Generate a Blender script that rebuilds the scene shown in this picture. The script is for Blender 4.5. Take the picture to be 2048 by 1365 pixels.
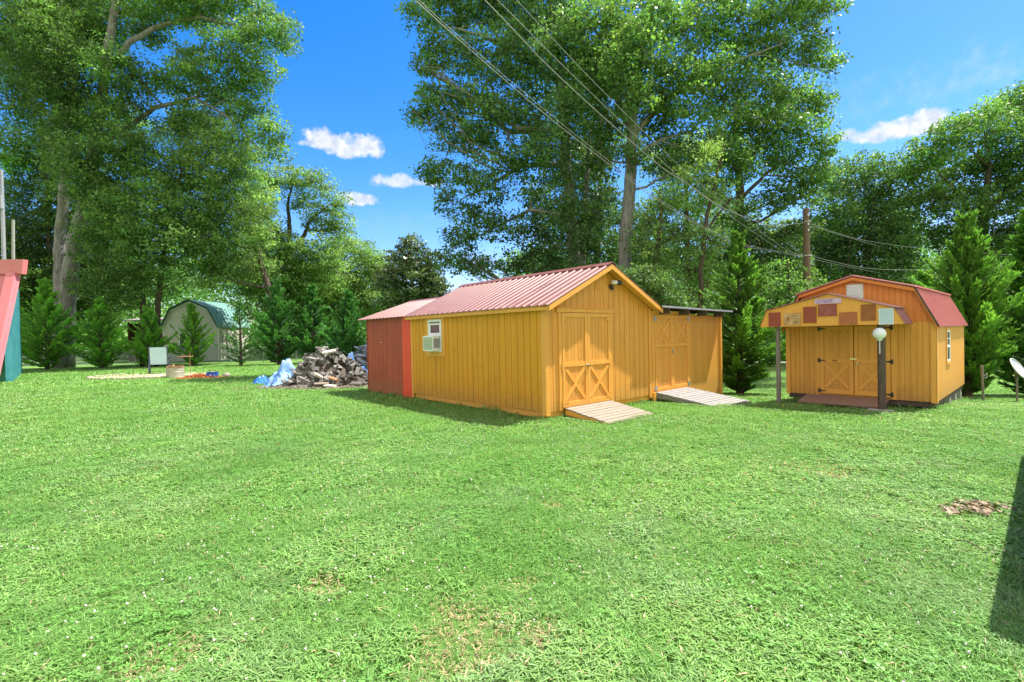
import bpy, math, random
import numpy as np
from mathutils import Vector, Matrix

# ------------------------------------------------------------------ camera, sky, sun
scene = bpy.context.scene
for o in list(bpy.data.objects): bpy.data.objects.remove(o)
COL = scene.collection
FOC, PITCH, ROLL, EYE = 983.0, -0.014, -0.021, 1.8
F = np.array([0, math.cos(PITCH), math.sin(PITCH)])
R0 = np.array([1., 0, 0]); U0 = np.array([0, -math.sin(PITCH), math.cos(PITCH)])
RR = math.cos(ROLL)*R0 + math.sin(ROLL)*U0
UU = math.cos(ROLL)*U0 - math.sin(ROLL)*R0
CAM = np.array([0, 0, EYE])
cam = bpy.data.cameras.new('camera'); camo = bpy.data.objects.new('camera', cam); COL.objects.link(camo)
cam.sensor_width = 36; cam.lens = FOC/2048*36; cam.clip_end = 3000; cam.clip_start = .05
m = Matrix.Identity(4)
for i in range(3):
    m[i][0] = RR[i]; m[i][1] = UU[i]; m[i][2] = -F[i]; m[i][3] = CAM[i]
camo.matrix_world = m
scene.camera = camo
scene.render.resolution_x = 1024; scene.render.resolution_y = 682

SUN_AZ, SUN_EL = math.radians(22), math.radians(63)
world = bpy.data.worlds.new('World'); scene.world = world; world.use_nodes = True

def pix_dir(px, py):
    d = F*FOC + RR*(px-1024) + UU*(682.5-py)
    return d/np.linalg.norm(d)

def build_world():
    nt = world.node_tree; nt.nodes.clear()
    N = nt.nodes.new; L = nt.links.new
    out = N('ShaderNodeOutputWorld'); bg = N('ShaderNodeBackground')
    sky = N('ShaderNodeTexSky'); sky.sky_type = 'NISHITA'; sky.sun_disc = False
    sky.sun_elevation = SUN_EL; sky.sun_rotation = math.pi/2 - SUN_AZ
    sky.air_density = 1.0; sky.dust_density = .5; sky.ozone_density = 3.0
    hs = N('ShaderNodeHueSaturation'); hs.inputs['Saturation'].default_value = 1.43; hs.inputs['Value'].default_value = .92
    L(sky.outputs[0], hs.inputs['Color'])
    tone = N('ShaderNodeMixRGB'); tone.blend_type = 'MULTIPLY'; tone.inputs['Fac'].default_value = 1; tone.inputs['Color2'].default_value = (1.12, .90, 1.0, 1)
    L(hs.outputs[0], tone.inputs['Color1'])
    tc = N('ShaderNodeTexCoord')
    def math_(op, a, b=None, c=None):
        n = N('ShaderNodeMath'); n.operation = op
        for i, v in enumerate((a, b, c)):
            if v is None: continue
            if isinstance(v, (int, float)): n.inputs[i].default_value = v
            else: L(v, n.inputs[i])
        return n.outputs[0]
    def dot(vec):
        n = N('ShaderNodeVectorMath'); n.operation = 'DOT_PRODUCT'
        L(tc.outputs['Generated'], n.inputs[0]); n.inputs[1].default_value = tuple(vec); return n.outputs['Value']
    ns = N('ShaderNodeTexNoise'); ns.inputs['Scale'].default_value = 38; ns.inputs['Detail'].default_value = 9
    ns.inputs['Roughness'].default_value = .62
    L(tc.outputs['Generated'], ns.inputs['Vector'])
    nz = math_('SUBTRACT', ns.outputs['Fac'], .5)
    ns2 = N('ShaderNodeTexNoise'); ns2.inputs['Scale'].default_value = 60; ns2.inputs['Detail'].default_value = 5
    L(tc.outputs['Generated'], ns2.inputs['Vector'])
    total = None
    # cx, cy, rx, ry, density, noise amount
    clouds = [(655, 284, 44, 24, 1.0, 3.0), (690, 293, 46, 30, 1.0, 3.0), (728, 298, 42, 28, 1.0, 3.0), (625, 290, 30, 9, .8, 2.6), (795, 364, 46, 16, .8, 3.2), (770, 370, 40, 8, .5, 3), (706, 400, 44, 16, .9, 3.0), (855, 366, 40, 11, .7, 2.6),
              (1845, 252, 50, 24, 1.0, 3.0), (1795, 262, 54, 22, 1.0, 3.0), (1745, 272, 34, 14, .8, 3), (1692, 272, 24, 12, .8, 2.2),
              (1900, 165, 120, 50, .28, 5.0), (1760, 200, 140, 50, .14, 5), (800, 450, 150, 30, .14, 3.5), (1000, 520, 120, 30, .25, 3)]
    for cx, cy, rx, ry, den, na in clouds:
        c = pix_dir(cx, cy); up = np.array([0, 0, 1.]); u = np.cross(c, up); u /= np.linalg.norm(u); v = np.cross(u, c)
        dc = dot(c)
        uu = math_('DIVIDE', math_('DIVIDE', dot(u), dc), rx/FOC)
        vv = math_('DIVIDE', math_('DIVIDE', dot(v), dc), ry/FOC)
        vneg = math_('MULTIPLY', math_('MINIMUM', vv, 0), .45)      # flat base: squash the lower half
        vv2 = math_('ADD', vv, vneg)
        r2 = math_('ADD', math_('MULTIPLY', uu, uu), math_('MULTIPLY', vv2, vv2))
        e = math_('ADD', math_('SUBTRACT', 1.0, r2), math_('MULTIPLY', nz, na))
        soft = .9 if den > .5 else 2.5
        mk = N('ShaderNodeMapRange'); mk.interpolation_type = 'SMOOTHSTEP'
        mk.inputs['From Min'].default_value = 0; mk.inputs['From Max'].default_value = soft; L(e, mk.inputs['Value'])
        front = math_('GREATER_THAN', dc, 0)
        w = math_('MULTIPLY', math_('MULTIPLY', mk.outputs[0], den), front)
        total = w if total is None else math_('MAXIMUM', total, w)
    shade = N('ShaderNodeMixRGB'); shade.inputs['Color1'].default_value = (2.3, 2.6, 3.2, 1); shade.inputs['Color2'].default_value = (3.6, 3.65, 3.75, 1)
    sm = N('ShaderNodeMapRange'); sm.inputs['From Min'].default_value = .35; sm.inputs['From Max'].default_value = .62
    L(ns2.outputs['Fac'], sm.inputs['Value']); L(sm.outputs[0], shade.inputs['Fac'])
    mix = N('ShaderNodeMixRGB'); L(total, mix.inputs['Fac']); L(tone.outputs[0], mix.inputs['Color1']); L(shade.outputs[0], mix.inputs['Color2'])
    # added unseen fill light: bright cloud bank behind the camera for the shaded walls
    n3 = N('ShaderNodeTexNoise'); n3.inputs['Scale'].default_value = 3.2; n3.inputs['Detail'].default_value = 6
    L(tc.outputs['Generated'], n3.inputs['Vector'])
    c3 = N('ShaderNodeMapRange'); c3.inputs['From Min'].default_value = .36; c3.inputs['From Max'].default_value = .50; c3.interpolation_type = 'SMOOTHSTEP'
    L(n3.outputs['Fac'], c3.inputs['Value'])
    m3 = N('ShaderNodeMapRange'); m3.inputs['From Min'].default_value = .0; m3.inputs['From Max'].default_value = .35; m3.interpolation_type = 'SMOOTHSTEP'
    L(dot((0, -.94, .34)), m3.inputs['Value'])
    back = math_('MULTIPLY', c3.outputs[0], m3.outputs[0])
    mb = N('ShaderNodeMixRGB'); L(back, mb.inputs['Fac']); L(mix.outputs[0], mb.inputs['Color1']); mb.inputs['Color2'].default_value = (5.3, 4.85, 4.2, 1)
    mix = mb
    L(mix.outputs[0], bg.inputs['Color']); bg.inputs['Strength'].default_value = .135
    L(bg.outputs[0], out.inputs['Surface'])
build_world()
sun = bpy.data.lights.new('sun', 'SUN'); suno = bpy.data.objects.new('sun', sun); COL.objects.link(suno)
sun.energy = 5.0; sun.angle = math.radians(.6); sun.color = (1, .95, .86)
sd = Vector((math.cos(SUN_AZ)*math.cos(SUN_EL), math.sin(SUN_AZ)*math.cos(SUN_EL), math.sin(SUN_EL)))
suno.rotation_euler = sd.to_track_quat('Z', 'Y').to_euler(); suno.location = (10, 5, 30)
scene.view_settings.view_transform = 'Standard'; scene.view_settings.look = 'None'
scene.view_settings.exposure = 1.14; scene.view_settings.gamma = 1.0
scene.render.engine = 'CYCLES'
scene.cycles.transparent_max_bounces = 8; scene.cycles.max_bounces = 6

# ------------------------------------------------------------------ geometry helpers
def sstep(a, b, x):
    t = np.clip((x-a)/(b-a), 0, 1); return t*t*(3-2*t)
def gh(x, y):                                   # ground height: the lawn drops away behind the sheds on the right
    u = .35*x + .94*y
    d = np.clip(u-12., 0, 12.)
    return -.085*d*d/(d+1.5)*sstep(-9, 1, x)
def on_plane(px, py, p0, n):
    d = F*FOC + RR*(px-1024) + UU*(682.5-py); t = np.dot(np.array(p0, float)-CAM, n)/np.dot(d, n); return CAM + d*t
def gp(px, py):                                 # ground point seen at a pixel
    z = 0.
    for _ in range(12):
        p = on_plane(px, py, (0, 0, z), (0, 0, 1)); z = float(gh(p[0], p[1]))
    return np.array([p[0], p[1], z])
def at(px, py, Y): return on_plane(px, py, (0, Y, 0), (0, 1, 0))

def tag(o, label=None, cat=None, group=None, kind=None):
    if label: o['label'] = label
    if cat: o['category'] = cat
    if group: o['group'] = group
    if kind: o['kind'] = kind
    return o
def thing(name, label, cat, loc=(0, 0, 0), rz=0, group=None):
    o = bpy.data.objects.new(name, None); COL.objects.link(o); o.empty_display_size = .2
    o.location = tuple(float(v) for v in loc); o.rotation_euler = (0, 0, rz)
    return tag(o, label, cat, group)
def link_mesh(name, me, parent=None, loc=None):
    o = bpy.data.objects.new(name, me); COL.objects.link(o)
    if parent: o.parent = parent
    if loc is not None: o.location = tuple(float(v) for v in loc)
    return o
def copy_tree(o, parent=None):
    c = o.copy(); COL.objects.link(c)
    if parent: c.parent = parent
    for ch in list(o.children): copy_tree(ch, c)
    return c

class MB:
    def __init__(s): s.v = []; s.f = []; s.mi = []; s.cur = 0
    def add(s, vs, fs):
        b = len(s.v); s.v += [tuple(map(float, p)) for p in vs]
        for f in fs: s.f.append(tuple(i+b for i in f)); s.mi.append(s.cur)
    def box(s, x0, x1, y0, y1, z0, z1):
        if x0 > x1: x0, x1 = x1, x0
        if y0 > y1: y0, y1 = y1, y0
        if z0 > z1: z0, z1 = z1, z0
        s.add([(x0, y0, z0), (x1, y0, z0), (x1, y1, z0), (x0, y1, z0), (x0, y0, z1), (x1, y0, z1), (x1, y1, z1), (x0, y1, z1)],
              [(0, 3, 2, 1), (4, 5, 6, 7), (0, 1, 5, 4), (1, 2, 6, 5), (2, 3, 7, 6), (3, 0, 4, 7)])
        return s
    def prism(s, pts, off):                     # closed polygon of 3-D points extruded by a vector
        n = len(pts); pts = [np.array(p, float) for p in pts]; off = np.array(off, float)
        s.add(pts + [p+off for p in pts], [tuple(range(n))[::-1], tuple(range(n, 2*n))] + [(i, (i+1) % n, (i+1) % n+n, i+n) for i in range(n)])
        return s
    def bar(s, p, q, w, t, up=(0, 0, 1)):       # beam from p to q: w across, t along 'up'
        p, q, up = np.array(p, float), np.array(q, float), np.array(up, float)
        d = q-p; d /= np.linalg.norm(d); a = np.cross(d, up)
        if np.linalg.norm(a) < 1e-5: a = np.cross(d, (1, 0, 0))
        a /= np.linalg.norm(a); b = np.cross(a, d)
        s.prism([p-a*w/2-b*t/2, p+a*w/2-b*t/2, p+a*w/2+b*t/2, p-a*w/2+b*t/2], q-p); return s
    def tube(s, pts, rad, n=8, cap=True):
        pts = [np.array(p, float) for p in pts]
        if not hasattr(rad, '__len__'): rad = [rad]*len(pts)
        vs, fs = [], []; prev = None
        for i, p in enumerate(pts):
            d = pts[min(i+1, len(pts)-1)]-pts[max(i-1, 0)]; d /= (np.linalg.norm(d)+1e-9)
            if prev is None: a = np.cross(d, (0, 0, 1.)) if abs(d[2]) < .9 else np.cross(d, (0, 1., 0))
            else: a = prev - d*np.dot(prev, d)
            a /= (np.linalg.norm(a)+1e-9); prev = a; b = np.cross(d, a)
            for k in range(n):
                t = 2*math.pi*k/n; vs.append(p + (a*math.cos(t)+b*math.sin(t))*rad[i])
        for i in range(len(pts)-1):
            for k in range(n):
                fs.append((i*n+k, i*n+(k+1) % n, (i+1)*n+(k+1) % n, (i+1)*n+k))
        if cap: fs += [tuple(range(n))[::-1], tuple(range((len(pts)-1)*n, len(pts)*n))]
        s.add(vs, fs); return s
    def lathe(s, prof, n=24, c=(0, 0, 0)):      # profile (r, z)
        vs, fs = [], []
        for r, z in prof:
            for k in range(n):
                t = 2*math.pi*k/n; vs.append((c[0]+r*math.cos(t), c[1]+r*math.sin(t), c[2]+z))
        for i in range(len(prof)-1):
            for k in range(n): fs.append((i*n+k, i*n+(k+1) % n, (i+1)*n+(k+1) % n, (i+1)*n+k))
        fs += [tuple(range(n))[::-1], tuple(range((len(prof)-1)*n, len(prof)*n))]
        s.add(vs, fs); return s
    def build(s, name, mat, parent=None, smooth=False, loc=None):
        me = bpy.data.meshes.new(name); me.from_pydata(s.v, [], s.f)
        for mm in (mat if isinstance(mat, (list, tuple)) else [mat]): me.materials.append(mm)
        me.polygons.foreach_set('material_index', s.mi)
        if smooth: me.polygons.foreach_set('use_smooth', [True]*len(s.f))
        me.update(); return link_mesh(name, me, parent, loc)

def np_mesh(name, V, faces_n, mat, tint=None):  # V: (k*faces_n) verts, every face has faces_n verts in order
    nV = len(V); nF = nV//faces_n
    me = bpy.data.meshes.new(name)
    me.vertices.add(nV); me.vertices.foreach_set('co', np.asarray(V, np.float32).ravel())
    me.loops.add(nV); me.loops.foreach_set('vertex_index', np.arange(nV, dtype=np.int32))
    me.polygons.add(nF); me.polygons.foreach_set('loop_start', np.arange(0, nV, faces_n, dtype=np.int32))
    try: me.polygons.foreach_set('loop_total', np.full(nF, faces_n, dtype=np.int32))
    except Exception: pass
    if tint is not None:
        a = me.attributes.new('tint', 'FLOAT_COLOR', 'POINT')
        c = np.ones((nV, 4), np.float32); c[:, :3] = np.repeat(tint, faces_n, axis=0) if len(tint) == nF else tint
        a.data.foreach_set('color', c.ravel())
    me.materials.append(mat); me.update(calc_edges=True); return me

# ------------------------------------------------------------------ materials
def new_mat(name):
    mt = bpy.data.materials.new(name); mt.use_nodes = True; nt = mt.node_tree
    return mt, nt, nt.nodes['Principled BSDF'], nt.nodes['Material Output']
def noise_mat(name, c1, c2, scale=4, rough=.7, bump=.1, bscale=40, metal=0, stretch=(1, 1, 1), spec=.3, coat=0, detail=6, c3=None, scale3=1.2, amt3=.5, streak=0, splash=0):
    mt, nt, b, out = new_mat(name); N = nt.nodes.new; L = nt.links.new
    tc = N('ShaderNodeTexCoord'); mp = N('ShaderNodeMapping'); mp.inputs['Scale'].default_value = stretch
    L(tc.outputs['Object'], mp.inputs['Vector'])
    n1 = N('ShaderNodeTexNoise'); n1.inputs['Scale'].default_value = scale; n1.inputs['Detail'].default_value = detail; n1.inputs['Roughness'].default_value = .6
    L(mp.outputs[0], n1.inputs['Vector'])
    mr = N('ShaderNodeMapRange'); mr.inputs['From Min'].default_value = .32; mr.inputs['From Max'].default_value = .68; L(n1.outputs['Fac'], mr.inputs['Value'])
    mx = N('ShaderNodeMixRGB'); mx.inputs['Color1'].default_value = (*c1, 1); mx.inputs['Color2'].default_value = (*c2, 1)
    L(mr.outputs[0], mx.inputs['Fac']); col = mx.outputs[0]
    if c3:
        n3 = N('ShaderNodeTexNoise'); n3.inputs['Scale'].default_value = scale3; n3.inputs['Detail'].default_value = 8; n3.inputs['Roughness'].default_value = .7
        L(tc.outputs['Object'], n3.inputs['Vector'])
        m3 = N('ShaderNodeMapRange'); m3.inputs['From Min'].default_value = .55; m3.inputs['From Max'].default_value = .75; m3.inputs['To Max'].default_value = amt3
        L(n3.outputs['Fac'], m3.inputs['Value'])
        x3 = N('ShaderNodeMixRGB'); x3.inputs['Color2'].default_value = (*c3, 1); L(m3.outputs[0], x3.inputs['Fac']); L(col, x3.inputs['Color1']); col = x3.outputs[0]
    if streak:
        ms = N('ShaderNodeMapping'); ms.inputs['Scale'].default_value = (4.7, 4.7, .10); L(tc.outputs['Object'], ms.inputs['Vector'])
        ns = N('ShaderNodeTexNoise'); ns.inputs['Scale'].default_value = 1.0; ns.inputs['Detail'].default_value = 5; ns.inputs['Roughness'].default_value = .7; L(ms.outputs[0], ns.inputs['Vector'])
        rs_ = N('ShaderNodeMapRange'); rs_.inputs['From Min'].default_value = .3; rs_.inputs['From Max'].default_value = .7
        rs_.inputs['To Min'].default_value = 1-streak; rs_.inputs['To Max'].default_value = 1+streak; L(ns.outputs['Fac'], rs_.inputs['Value'])
        vm = N('ShaderNodeVectorMath'); vm.operation = 'SCALE'; L(col, vm.inputs[0]); L(rs_.outputs[0], vm.inputs['Scale']); col = vm.outputs[0]
    if splash:                                  # dried mud splashes low on the boards
        sx = N('ShaderNodeSeparateXYZ'); L(tc.outputs['Object'], sx.inputs[0])
        nm = N('ShaderNodeTexNoise'); nm.inputs['Scale'].default_value = 11; nm.inputs['Detail'].default_value = 8; L(tc.outputs['Object'], nm.inputs['Vector'])
        ad = N('ShaderNodeMath'); ad.operation = 'MULTIPLY_ADD'; L(nm.outputs['Fac'], ad.inputs[0]); ad.inputs[1].default_value = -.9; L(sx.outputs['Z'], ad.inputs[2])
        mz = N('ShaderNodeMapRange'); mz.inputs['From Min'].default_value = -.30; mz.inputs['From Max'].default_value = .12; mz.inputs['To Min'].default_value = splash; mz.inputs['To Max'].default_value = 0; L(ad.outputs[0], mz.inputs['Value'])
        xz = N('ShaderNodeMixRGB'); xz.inputs['Color2'].default_value = (.26, .17, .07, 1); L(mz.outputs[0], xz.inputs['Fac']); L(col, xz.inputs['Color1']); col = xz.outputs[0]
    L(col, b.inputs['Base Color'])
    n2 = N('ShaderNodeTexNoise'); n2.inputs['Scale'].default_value = bscale; n2.inputs['Detail'].default_value = 4; L(mp.outputs[0], n2.inputs['Vector'])
    bp = N('ShaderNodeBump'); bp.inputs['Strength'].default_value = bump; bp.inputs['Distance'].default_value = .02
    L(n2.outputs['Fac'], bp.inputs['Height']); L(bp.outputs[0], b.inputs['Normal'])
    rr = N('ShaderNodeMapRange'); rr.inputs['To Min'].default_value = rough-.1; rr.inputs['To Max'].default_value = min(1, rough+.1); L(n1.outputs['Fac'], rr.inputs['Value'])
    L(rr.outputs[0], b.inputs['Roughness']); b.inputs['Metallic'].default_value = metal
    b.inputs['Specular IOR Level'].default_value = spec; b.inputs['Coat Weight'].default_value = coat
    return mt
def leaf_mat(name, col, trans=.35, gloss=.25, rough=.5, hue_mul=(1.15, 1.22, .65)):
    mt, nt, b, out = new_mat(name); N = nt.nodes.new; L = nt.links.new
    at_ = N('ShaderNodeAttribute'); at_.attribute_name = 'tint'
    mul = N('ShaderNodeMixRGB'); mul.blend_type = 'MULTIPLY'; mul.inputs['Fac'].default_value = 1; mul.inputs['Color2'].default_value = (*col, 1)
    L(at_.outputs['Color'], mul.inputs['Color1']); L(mul.outputs[0], b.inputs['Base Color'])
    b.inputs['Roughness'].default_value = rough; b.inputs['Specular IOR Level'].default_value = gloss
    tr = N('ShaderNodeBsdfTranslucent'); m2 = N('ShaderNodeMixRGB'); m2.blend_type = 'MULTIPLY'; m2.inputs['Fac'].default_value = 1
    m2.inputs['Color2'].default_value = (*hue_mul, 1); L(mul.outputs[0], m2.inputs['Color1']); L(m2.outputs[0], tr.inputs['Color'])
    ms = N('ShaderNodeMixShader'); ms.inputs[0].default_value = trans; L(b.outputs[0], ms.inputs[1]); L(tr.outputs[0], ms.inputs[2])
    L(ms.outputs[0], out.inputs['Surface']); return mt

OCH = (.60, .30, .055)
M = {}
M['ochre'] = noise_mat('ochre_paint', (.66, .30, .05), (.75, .355, .07), 1.5, .6, .35, 30, stretch=(6, 6, .5), c3=(.54, .235, .04), scale3=2.2, amt3=.75, streak=.09, splash=.35)
M['ochre_trim'] = noise_mat('ochre_trim_paint', (.72, .34, .06), (.78, .375, .075), 3, .55, .25, 40, stretch=(3, 3, .6))
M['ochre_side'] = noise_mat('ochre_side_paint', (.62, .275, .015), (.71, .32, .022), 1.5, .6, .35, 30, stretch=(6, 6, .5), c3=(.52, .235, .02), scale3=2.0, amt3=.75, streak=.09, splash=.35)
M['orange'] = noise_mat('orange_bounce', (.70, .215, .045), (.74, .25, .055), 2, .6, .3, 30, stretch=(6, 6, .5))  # ochre shifted to orange: red bounce off the roof painted into the gable
M['pink_metal'] = noise_mat('faded_red_metal', (.175, .062, .057), (.21, .078, .072), 1.4, .42, .04, 12, spec=.5, c3=(.25, .125, .11), scale3=2.5, amt3=.6, streak=.1)
M['red_metal'] = noise_mat('red_roof_metal', (.48, .14, .14), (.55, .18, .175), 1.4, .42, .04, 12, spec=.5)
M['red_siding'] = noise_mat('red_siding_metal', (.34, .062, .030), (.40, .080, .038), 1.2, .5, .05, 14, spec=.4, c3=(.25, .06, .04), scale3=2, amt3=.6, streak=.12, splash=.4)
M['rose_metal'] = noise_mat('rose_metal', (.58, .15, .17), (.66, .19, .21), 1.4, .42, .04, 12, spec=.5)
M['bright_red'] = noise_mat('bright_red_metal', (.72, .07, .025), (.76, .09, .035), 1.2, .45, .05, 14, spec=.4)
M['white'] = noise_mat('white_vinyl', (.74, .75, .74), (.80, .80, .79), 3, .45, .05, 30)
M['offwhite'] = noise_mat('weathered_white', (.62, .60, .55), (.74, .72, .67), 5, .6, .1, 30)
M['glass'] = noise_mat('window_glass', (.025, .035, .04), (.05, .06, .065), 2, .12, .02, 5, spec=.9)
M['plank'] = noise_mat('weathered_plank', (.21, .205, .195), (.30, .29, .275), 3, .8, .5, 25, stretch=(1, 10, 10), c3=(.13, .125, .115), scale3=5, amt3=.6)
M['plank_tan'] = noise_mat('tan_plank', (.24, .195, .155), (.32, .265, .215), 3, .8, .5, 25, stretch=(1, 10, 10), c3=(.19, .135, .09), scale3=5, amt3=.6)
M['plank_brown'] = noise_mat('brown_plank', (.24, .15, .11), (.32, .20, .15), 3, .8, .5, 25, stretch=(10, 1, 10), c3=(.17, .11, .08), scale3=5, amt3=.6)
M['dark_wood'] = noise_mat('dark_wood', (.07, .05, .04), (.13, .095, .07), 5, .8, .4, 25, stretch=(4, 4, .6))
M['grey_post'] = noise_mat('grey_post', (.16, .14, .12), (.26, .23, .19), 5, .8, .5, 25, stretch=(5, 5, .5))
M['pole_wood'] = noise_mat('creosote_pole', (.14, .085, .06), (.21, .13, .095), 4, .8, .5, 25, stretch=(6, 6, .3))
M['block'] = noise_mat('concrete_block', (.30, .29, .27), (.42, .41, .38), 8, .9, .5, 60)
M['black'] = noise_mat('black_iron', (.012, .012, .012), (.03, .03, .03), 8, .45, .1, 40, spec=.5)
M['steel'] = noise_mat('galvanised_steel', (.45, .47, .48), (.60, .62, .63), 8, .38, .05, 40, metal=.8)
M['brass'] = noise_mat('brass', (.65, .52, .25), (.72, .60, .32), 8, .3, .05, 40, metal=.9)
M['roof_black'] = noise_mat('black_roll_roofing', (.05, .05, .055), (.10, .10, .11), 8, .8, .3, 80)
M['drip'] = noise_mat('grey_drip_edge', (.32, .33, .35), (.42, .43, .45), 8, .45, .05, 30, metal=.3)
M['cable'] = noise_mat('grey_cable', (.17, .175, .18), (.26, .265, .27), 8, .5, .05, 30, spec=.5)
M['bark'] = noise_mat('grey_bark', (.12, .11, .10), (.30, .285, .26), 4, .95, 1.0, 14, stretch=(2.2, 2.2, .35), c3=(.065, .055, .04), scale3=2.2, amt3=.8)
M['bark_dark'] = noise_mat('dark_bark', (.05, .037, .027), (.12, .09, .068), 4, .95, 1.0, 14, stretch=(2.2, 2.2, .35))
M['teal'] = noise_mat('teal_metal', (.035, .18, .21), (.055, .25, .28), 2, .45, .05, 20, spec=.4)
M['green_roof'] = noise_mat('green_metal_roof', (.17, .32, .29), (.22, .39, .355), 2, .42, .05, 20, spec=.5)
M['dark_green'] = noise_mat('dark_green_trim', (.012, .05, .045), (.02, .07, .06), 2, .5, .05, 20)
M['taupe'] = noise_mat('taupe_siding', (.54, .53, .48), (.62, .61, .56), 2, .7, .1, 30)
M['pale_siding'] = noise_mat('pale_siding', (.60, .57, .48), (.68, .64, .55), 2, .7, .1, 30)
M['brown_wall'] = noise_mat('brown_boards', (.10, .05, .03), (.16, .085, .05), 3, .8, .3, 30)
M['grey_roof'] = noise_mat('grey_shingles', (.20, .18, .17), (.30, .27, .26), 6, .8, .3, 30)
M['gravel'] = noise_mat('pale_gravel', (.42, .34, .25), (.66, .56, .44), 30, .95, .8, 60, c3=(.30, .22, .15), scale3=6, amt3=.8)
M['stone'] = noise_mat('kerb_stone', (.34, .28, .22), (.52, .45, .37), 4, .9, .6, 20)
M['chips'] = noise_mat('red_wood_chips', (.45, .13, .05), (.62, .24, .10), 12, .9, .6, 40)
M['blue_plastic'] = noise_mat('blue_plastic', (.01, .07, .48), (.02, .10, .56), 4, .4, .05, 20, spec=.5)
M['sling'] = noise_mat('pale_sling_fabric', (.40, .60, .66), (.46, .66, .72), 4, .7, .1, 80)
M['slate_metal'] = noise_mat('slate_frame', (.05, .07, .09), (.09, .12, .14), 4, .4, .05, 30, metal=.3)
M['rust'] = noise_mat('rusted_steel', (.20, .09, .04), (.36, .20, .11), 9, .8, .4, 30)
M['tub'] = noise_mat('tan_drum', (.38, .31, .25), (.58, .51, .47), 2, .45, .1, 20, metal=.3)
M['heap'] = noise_mat('filler_mound', (.05, .042, .035), (.14, .12, .10), 14, .95, 1, 40)
M['dish'] = noise_mat('satellite_dish_paint', (.42, .48, .56), (.52, .58, .66), 2, .28, .02, 12, spec=.6, c3=(.3, .36, .45), scale3=2, amt3=.6)
M['sign_red'] = noise_mat('maroon_sign', (.27, .055, .03), (.32, .075, .04), 3, .6, .05, 20)
M['sign_rust'] = noise_mat('rust_sign', (.38, .115, .04), (.42, .14, .055), 3, .6, .05, 20)
M['sign_plum'] = noise_mat('plum_sign', (.26, .06, .055), (.36, .115, .09), 9, .6, .05, 20)
M['sign_brown'] = noise_mat('brown_sign', (.26, .08, .02), (.34, .125, .035), 5, .6, .05, 20)
M['sign_tan'] = noise_mat('tan_sign', (.40, .19, .075), (.62, .42, .19), 5, .6, .05, 20)
M['sign_ink'] = noise_mat('dark_ink', (.09, .07, .03), (.12, .09, .04), 5, .6, .05, 20)
M['sign_pale'] = noise_mat('pale_blue_sign', (.44, .56, .60), (.50, .62, .66), 3, .5, .03, 20)
M['lilac'] = noise_mat('lilac_board', (.58, .40, .50), (.64, .46, .56), 4, .6, .05, 20)
M['violet'] = noise_mat('violet_letters', (.36, .22, .46), (.40, .26, .50), 4, .6, .05, 20)
M['globe'] = noise_mat('frosted_globe', (.72, .76, .76), (.80, .83, .83), 3, .25, .02, 20, spec=.6)
M['grille_green'] = noise_mat('grille', (.33, .40, .24), (.38, .45, .28), 4, .5, .1, 60)
M['grey_dark'] = noise_mat('dark_grey', (.10, .11, .12), (.15, .16, .17), 4, .5, .1, 30)
M['trailer'] = noise_mat('white_trailer_skin', (.70, .71, .74), (.76, .77, .80), 2, .35, .03, 20, spec=.5)
M['rubber'] = noise_mat('rubber', (.015, .015, .015), (.03, .03, .03), 5, .8, .2, 40)
M['flower'] = noise_mat('clover_flower', (.62, .52, .50), (.74, .66, .64), 30, .9, .2, 80)
M['dry_leaf'] = leaf_mat('dry_leaf', (.22, .16, .115), .15, .2, .7)
M['leaf'] = leaf_mat('oak_leaf', (.158, .290, .082), .46, .35, .45)
M['leaf_pale'] = leaf_mat('pale_leaf', (.230, .360, .120), .44, .35, .45)
M['leaf_deep'] = leaf_mat('deep_leaf', (.140, .260, .088), .46, .35, .45)
M['magnolia'] = leaf_mat('magnolia_leaf', (.115, .165, .075), .25, .5, .35)
M['conifer'] = leaf_mat('conifer_leaf', (.145, .34, .07), .38, .25, .6, (1.1, 1.2, .6))
M['conifer_dark'] = leaf_mat('conifer_dark_leaf', (.075, .22, .075), .34, .25, .6, (1.1, 1.2, .6))
M['grass'] = leaf_mat('grass_blade', (1, 1, 1), .35, .30, .45, (1.2, 1.2, .6))

def log_mat():
    mt = noise_mat('split_log', (.085, .08, .074), (.30, .285, .265), 7, .9, .9, 30, stretch=(.8, 5, 5), c3=(.38, .36, .33), scale3=3, amt3=.6)
    nt = mt.node_tree; b = nt.nodes['Principled BSDF']; lk = b.inputs['Base Color'].links[0]; src = lk.from_socket
    oi = nt.nodes.new('ShaderNodeObjectInfo'); mr = nt.nodes.new('ShaderNodeMapRange'); mr.inputs['To Min'].default_value = .45; mr.inputs['To Max'].default_value = 1.55
    nt.links.new(oi.outputs['Random'], mr.inputs['Value'])
    vm = nt.nodes.new('ShaderNodeVectorMath'); vm.operation = 'SCALE'; nt.links.new(src, vm.inputs[0]); nt.links.new(mr.outputs[0], vm.inputs['Scale'])
    nt.links.new(vm.outputs[0], b.inputs['Base Color']); return mt
M['log'] = log_mat()
M['log_pale'] = noise_mat('fresh_split_wood', (.55, .48, .38), (.68, .62, .52), 5, .8, .4, 30, stretch=(1, 6, 6))
M['log_brown'] = noise_mat('brown_board', (.26, .15, .08), (.36, .22, .12), 5, .8, .4, 30, stretch=(1, 6, 6))
M['slat'] = noise_mat('blue_grey_slab', (.17, .20, .25), (.36, .41, .48), 5, .6, .6, 20, stretch=(.8, 5, 5), c3=(.08, .09, .11), scale3=3, amt3=.6)
def tarp_mat(name, blue, pale, t=.5):
    mt = noise_mat(name, blue, pale, 2.6, .35, .25, 14, spec=.5, coat=.2); return mt
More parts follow.
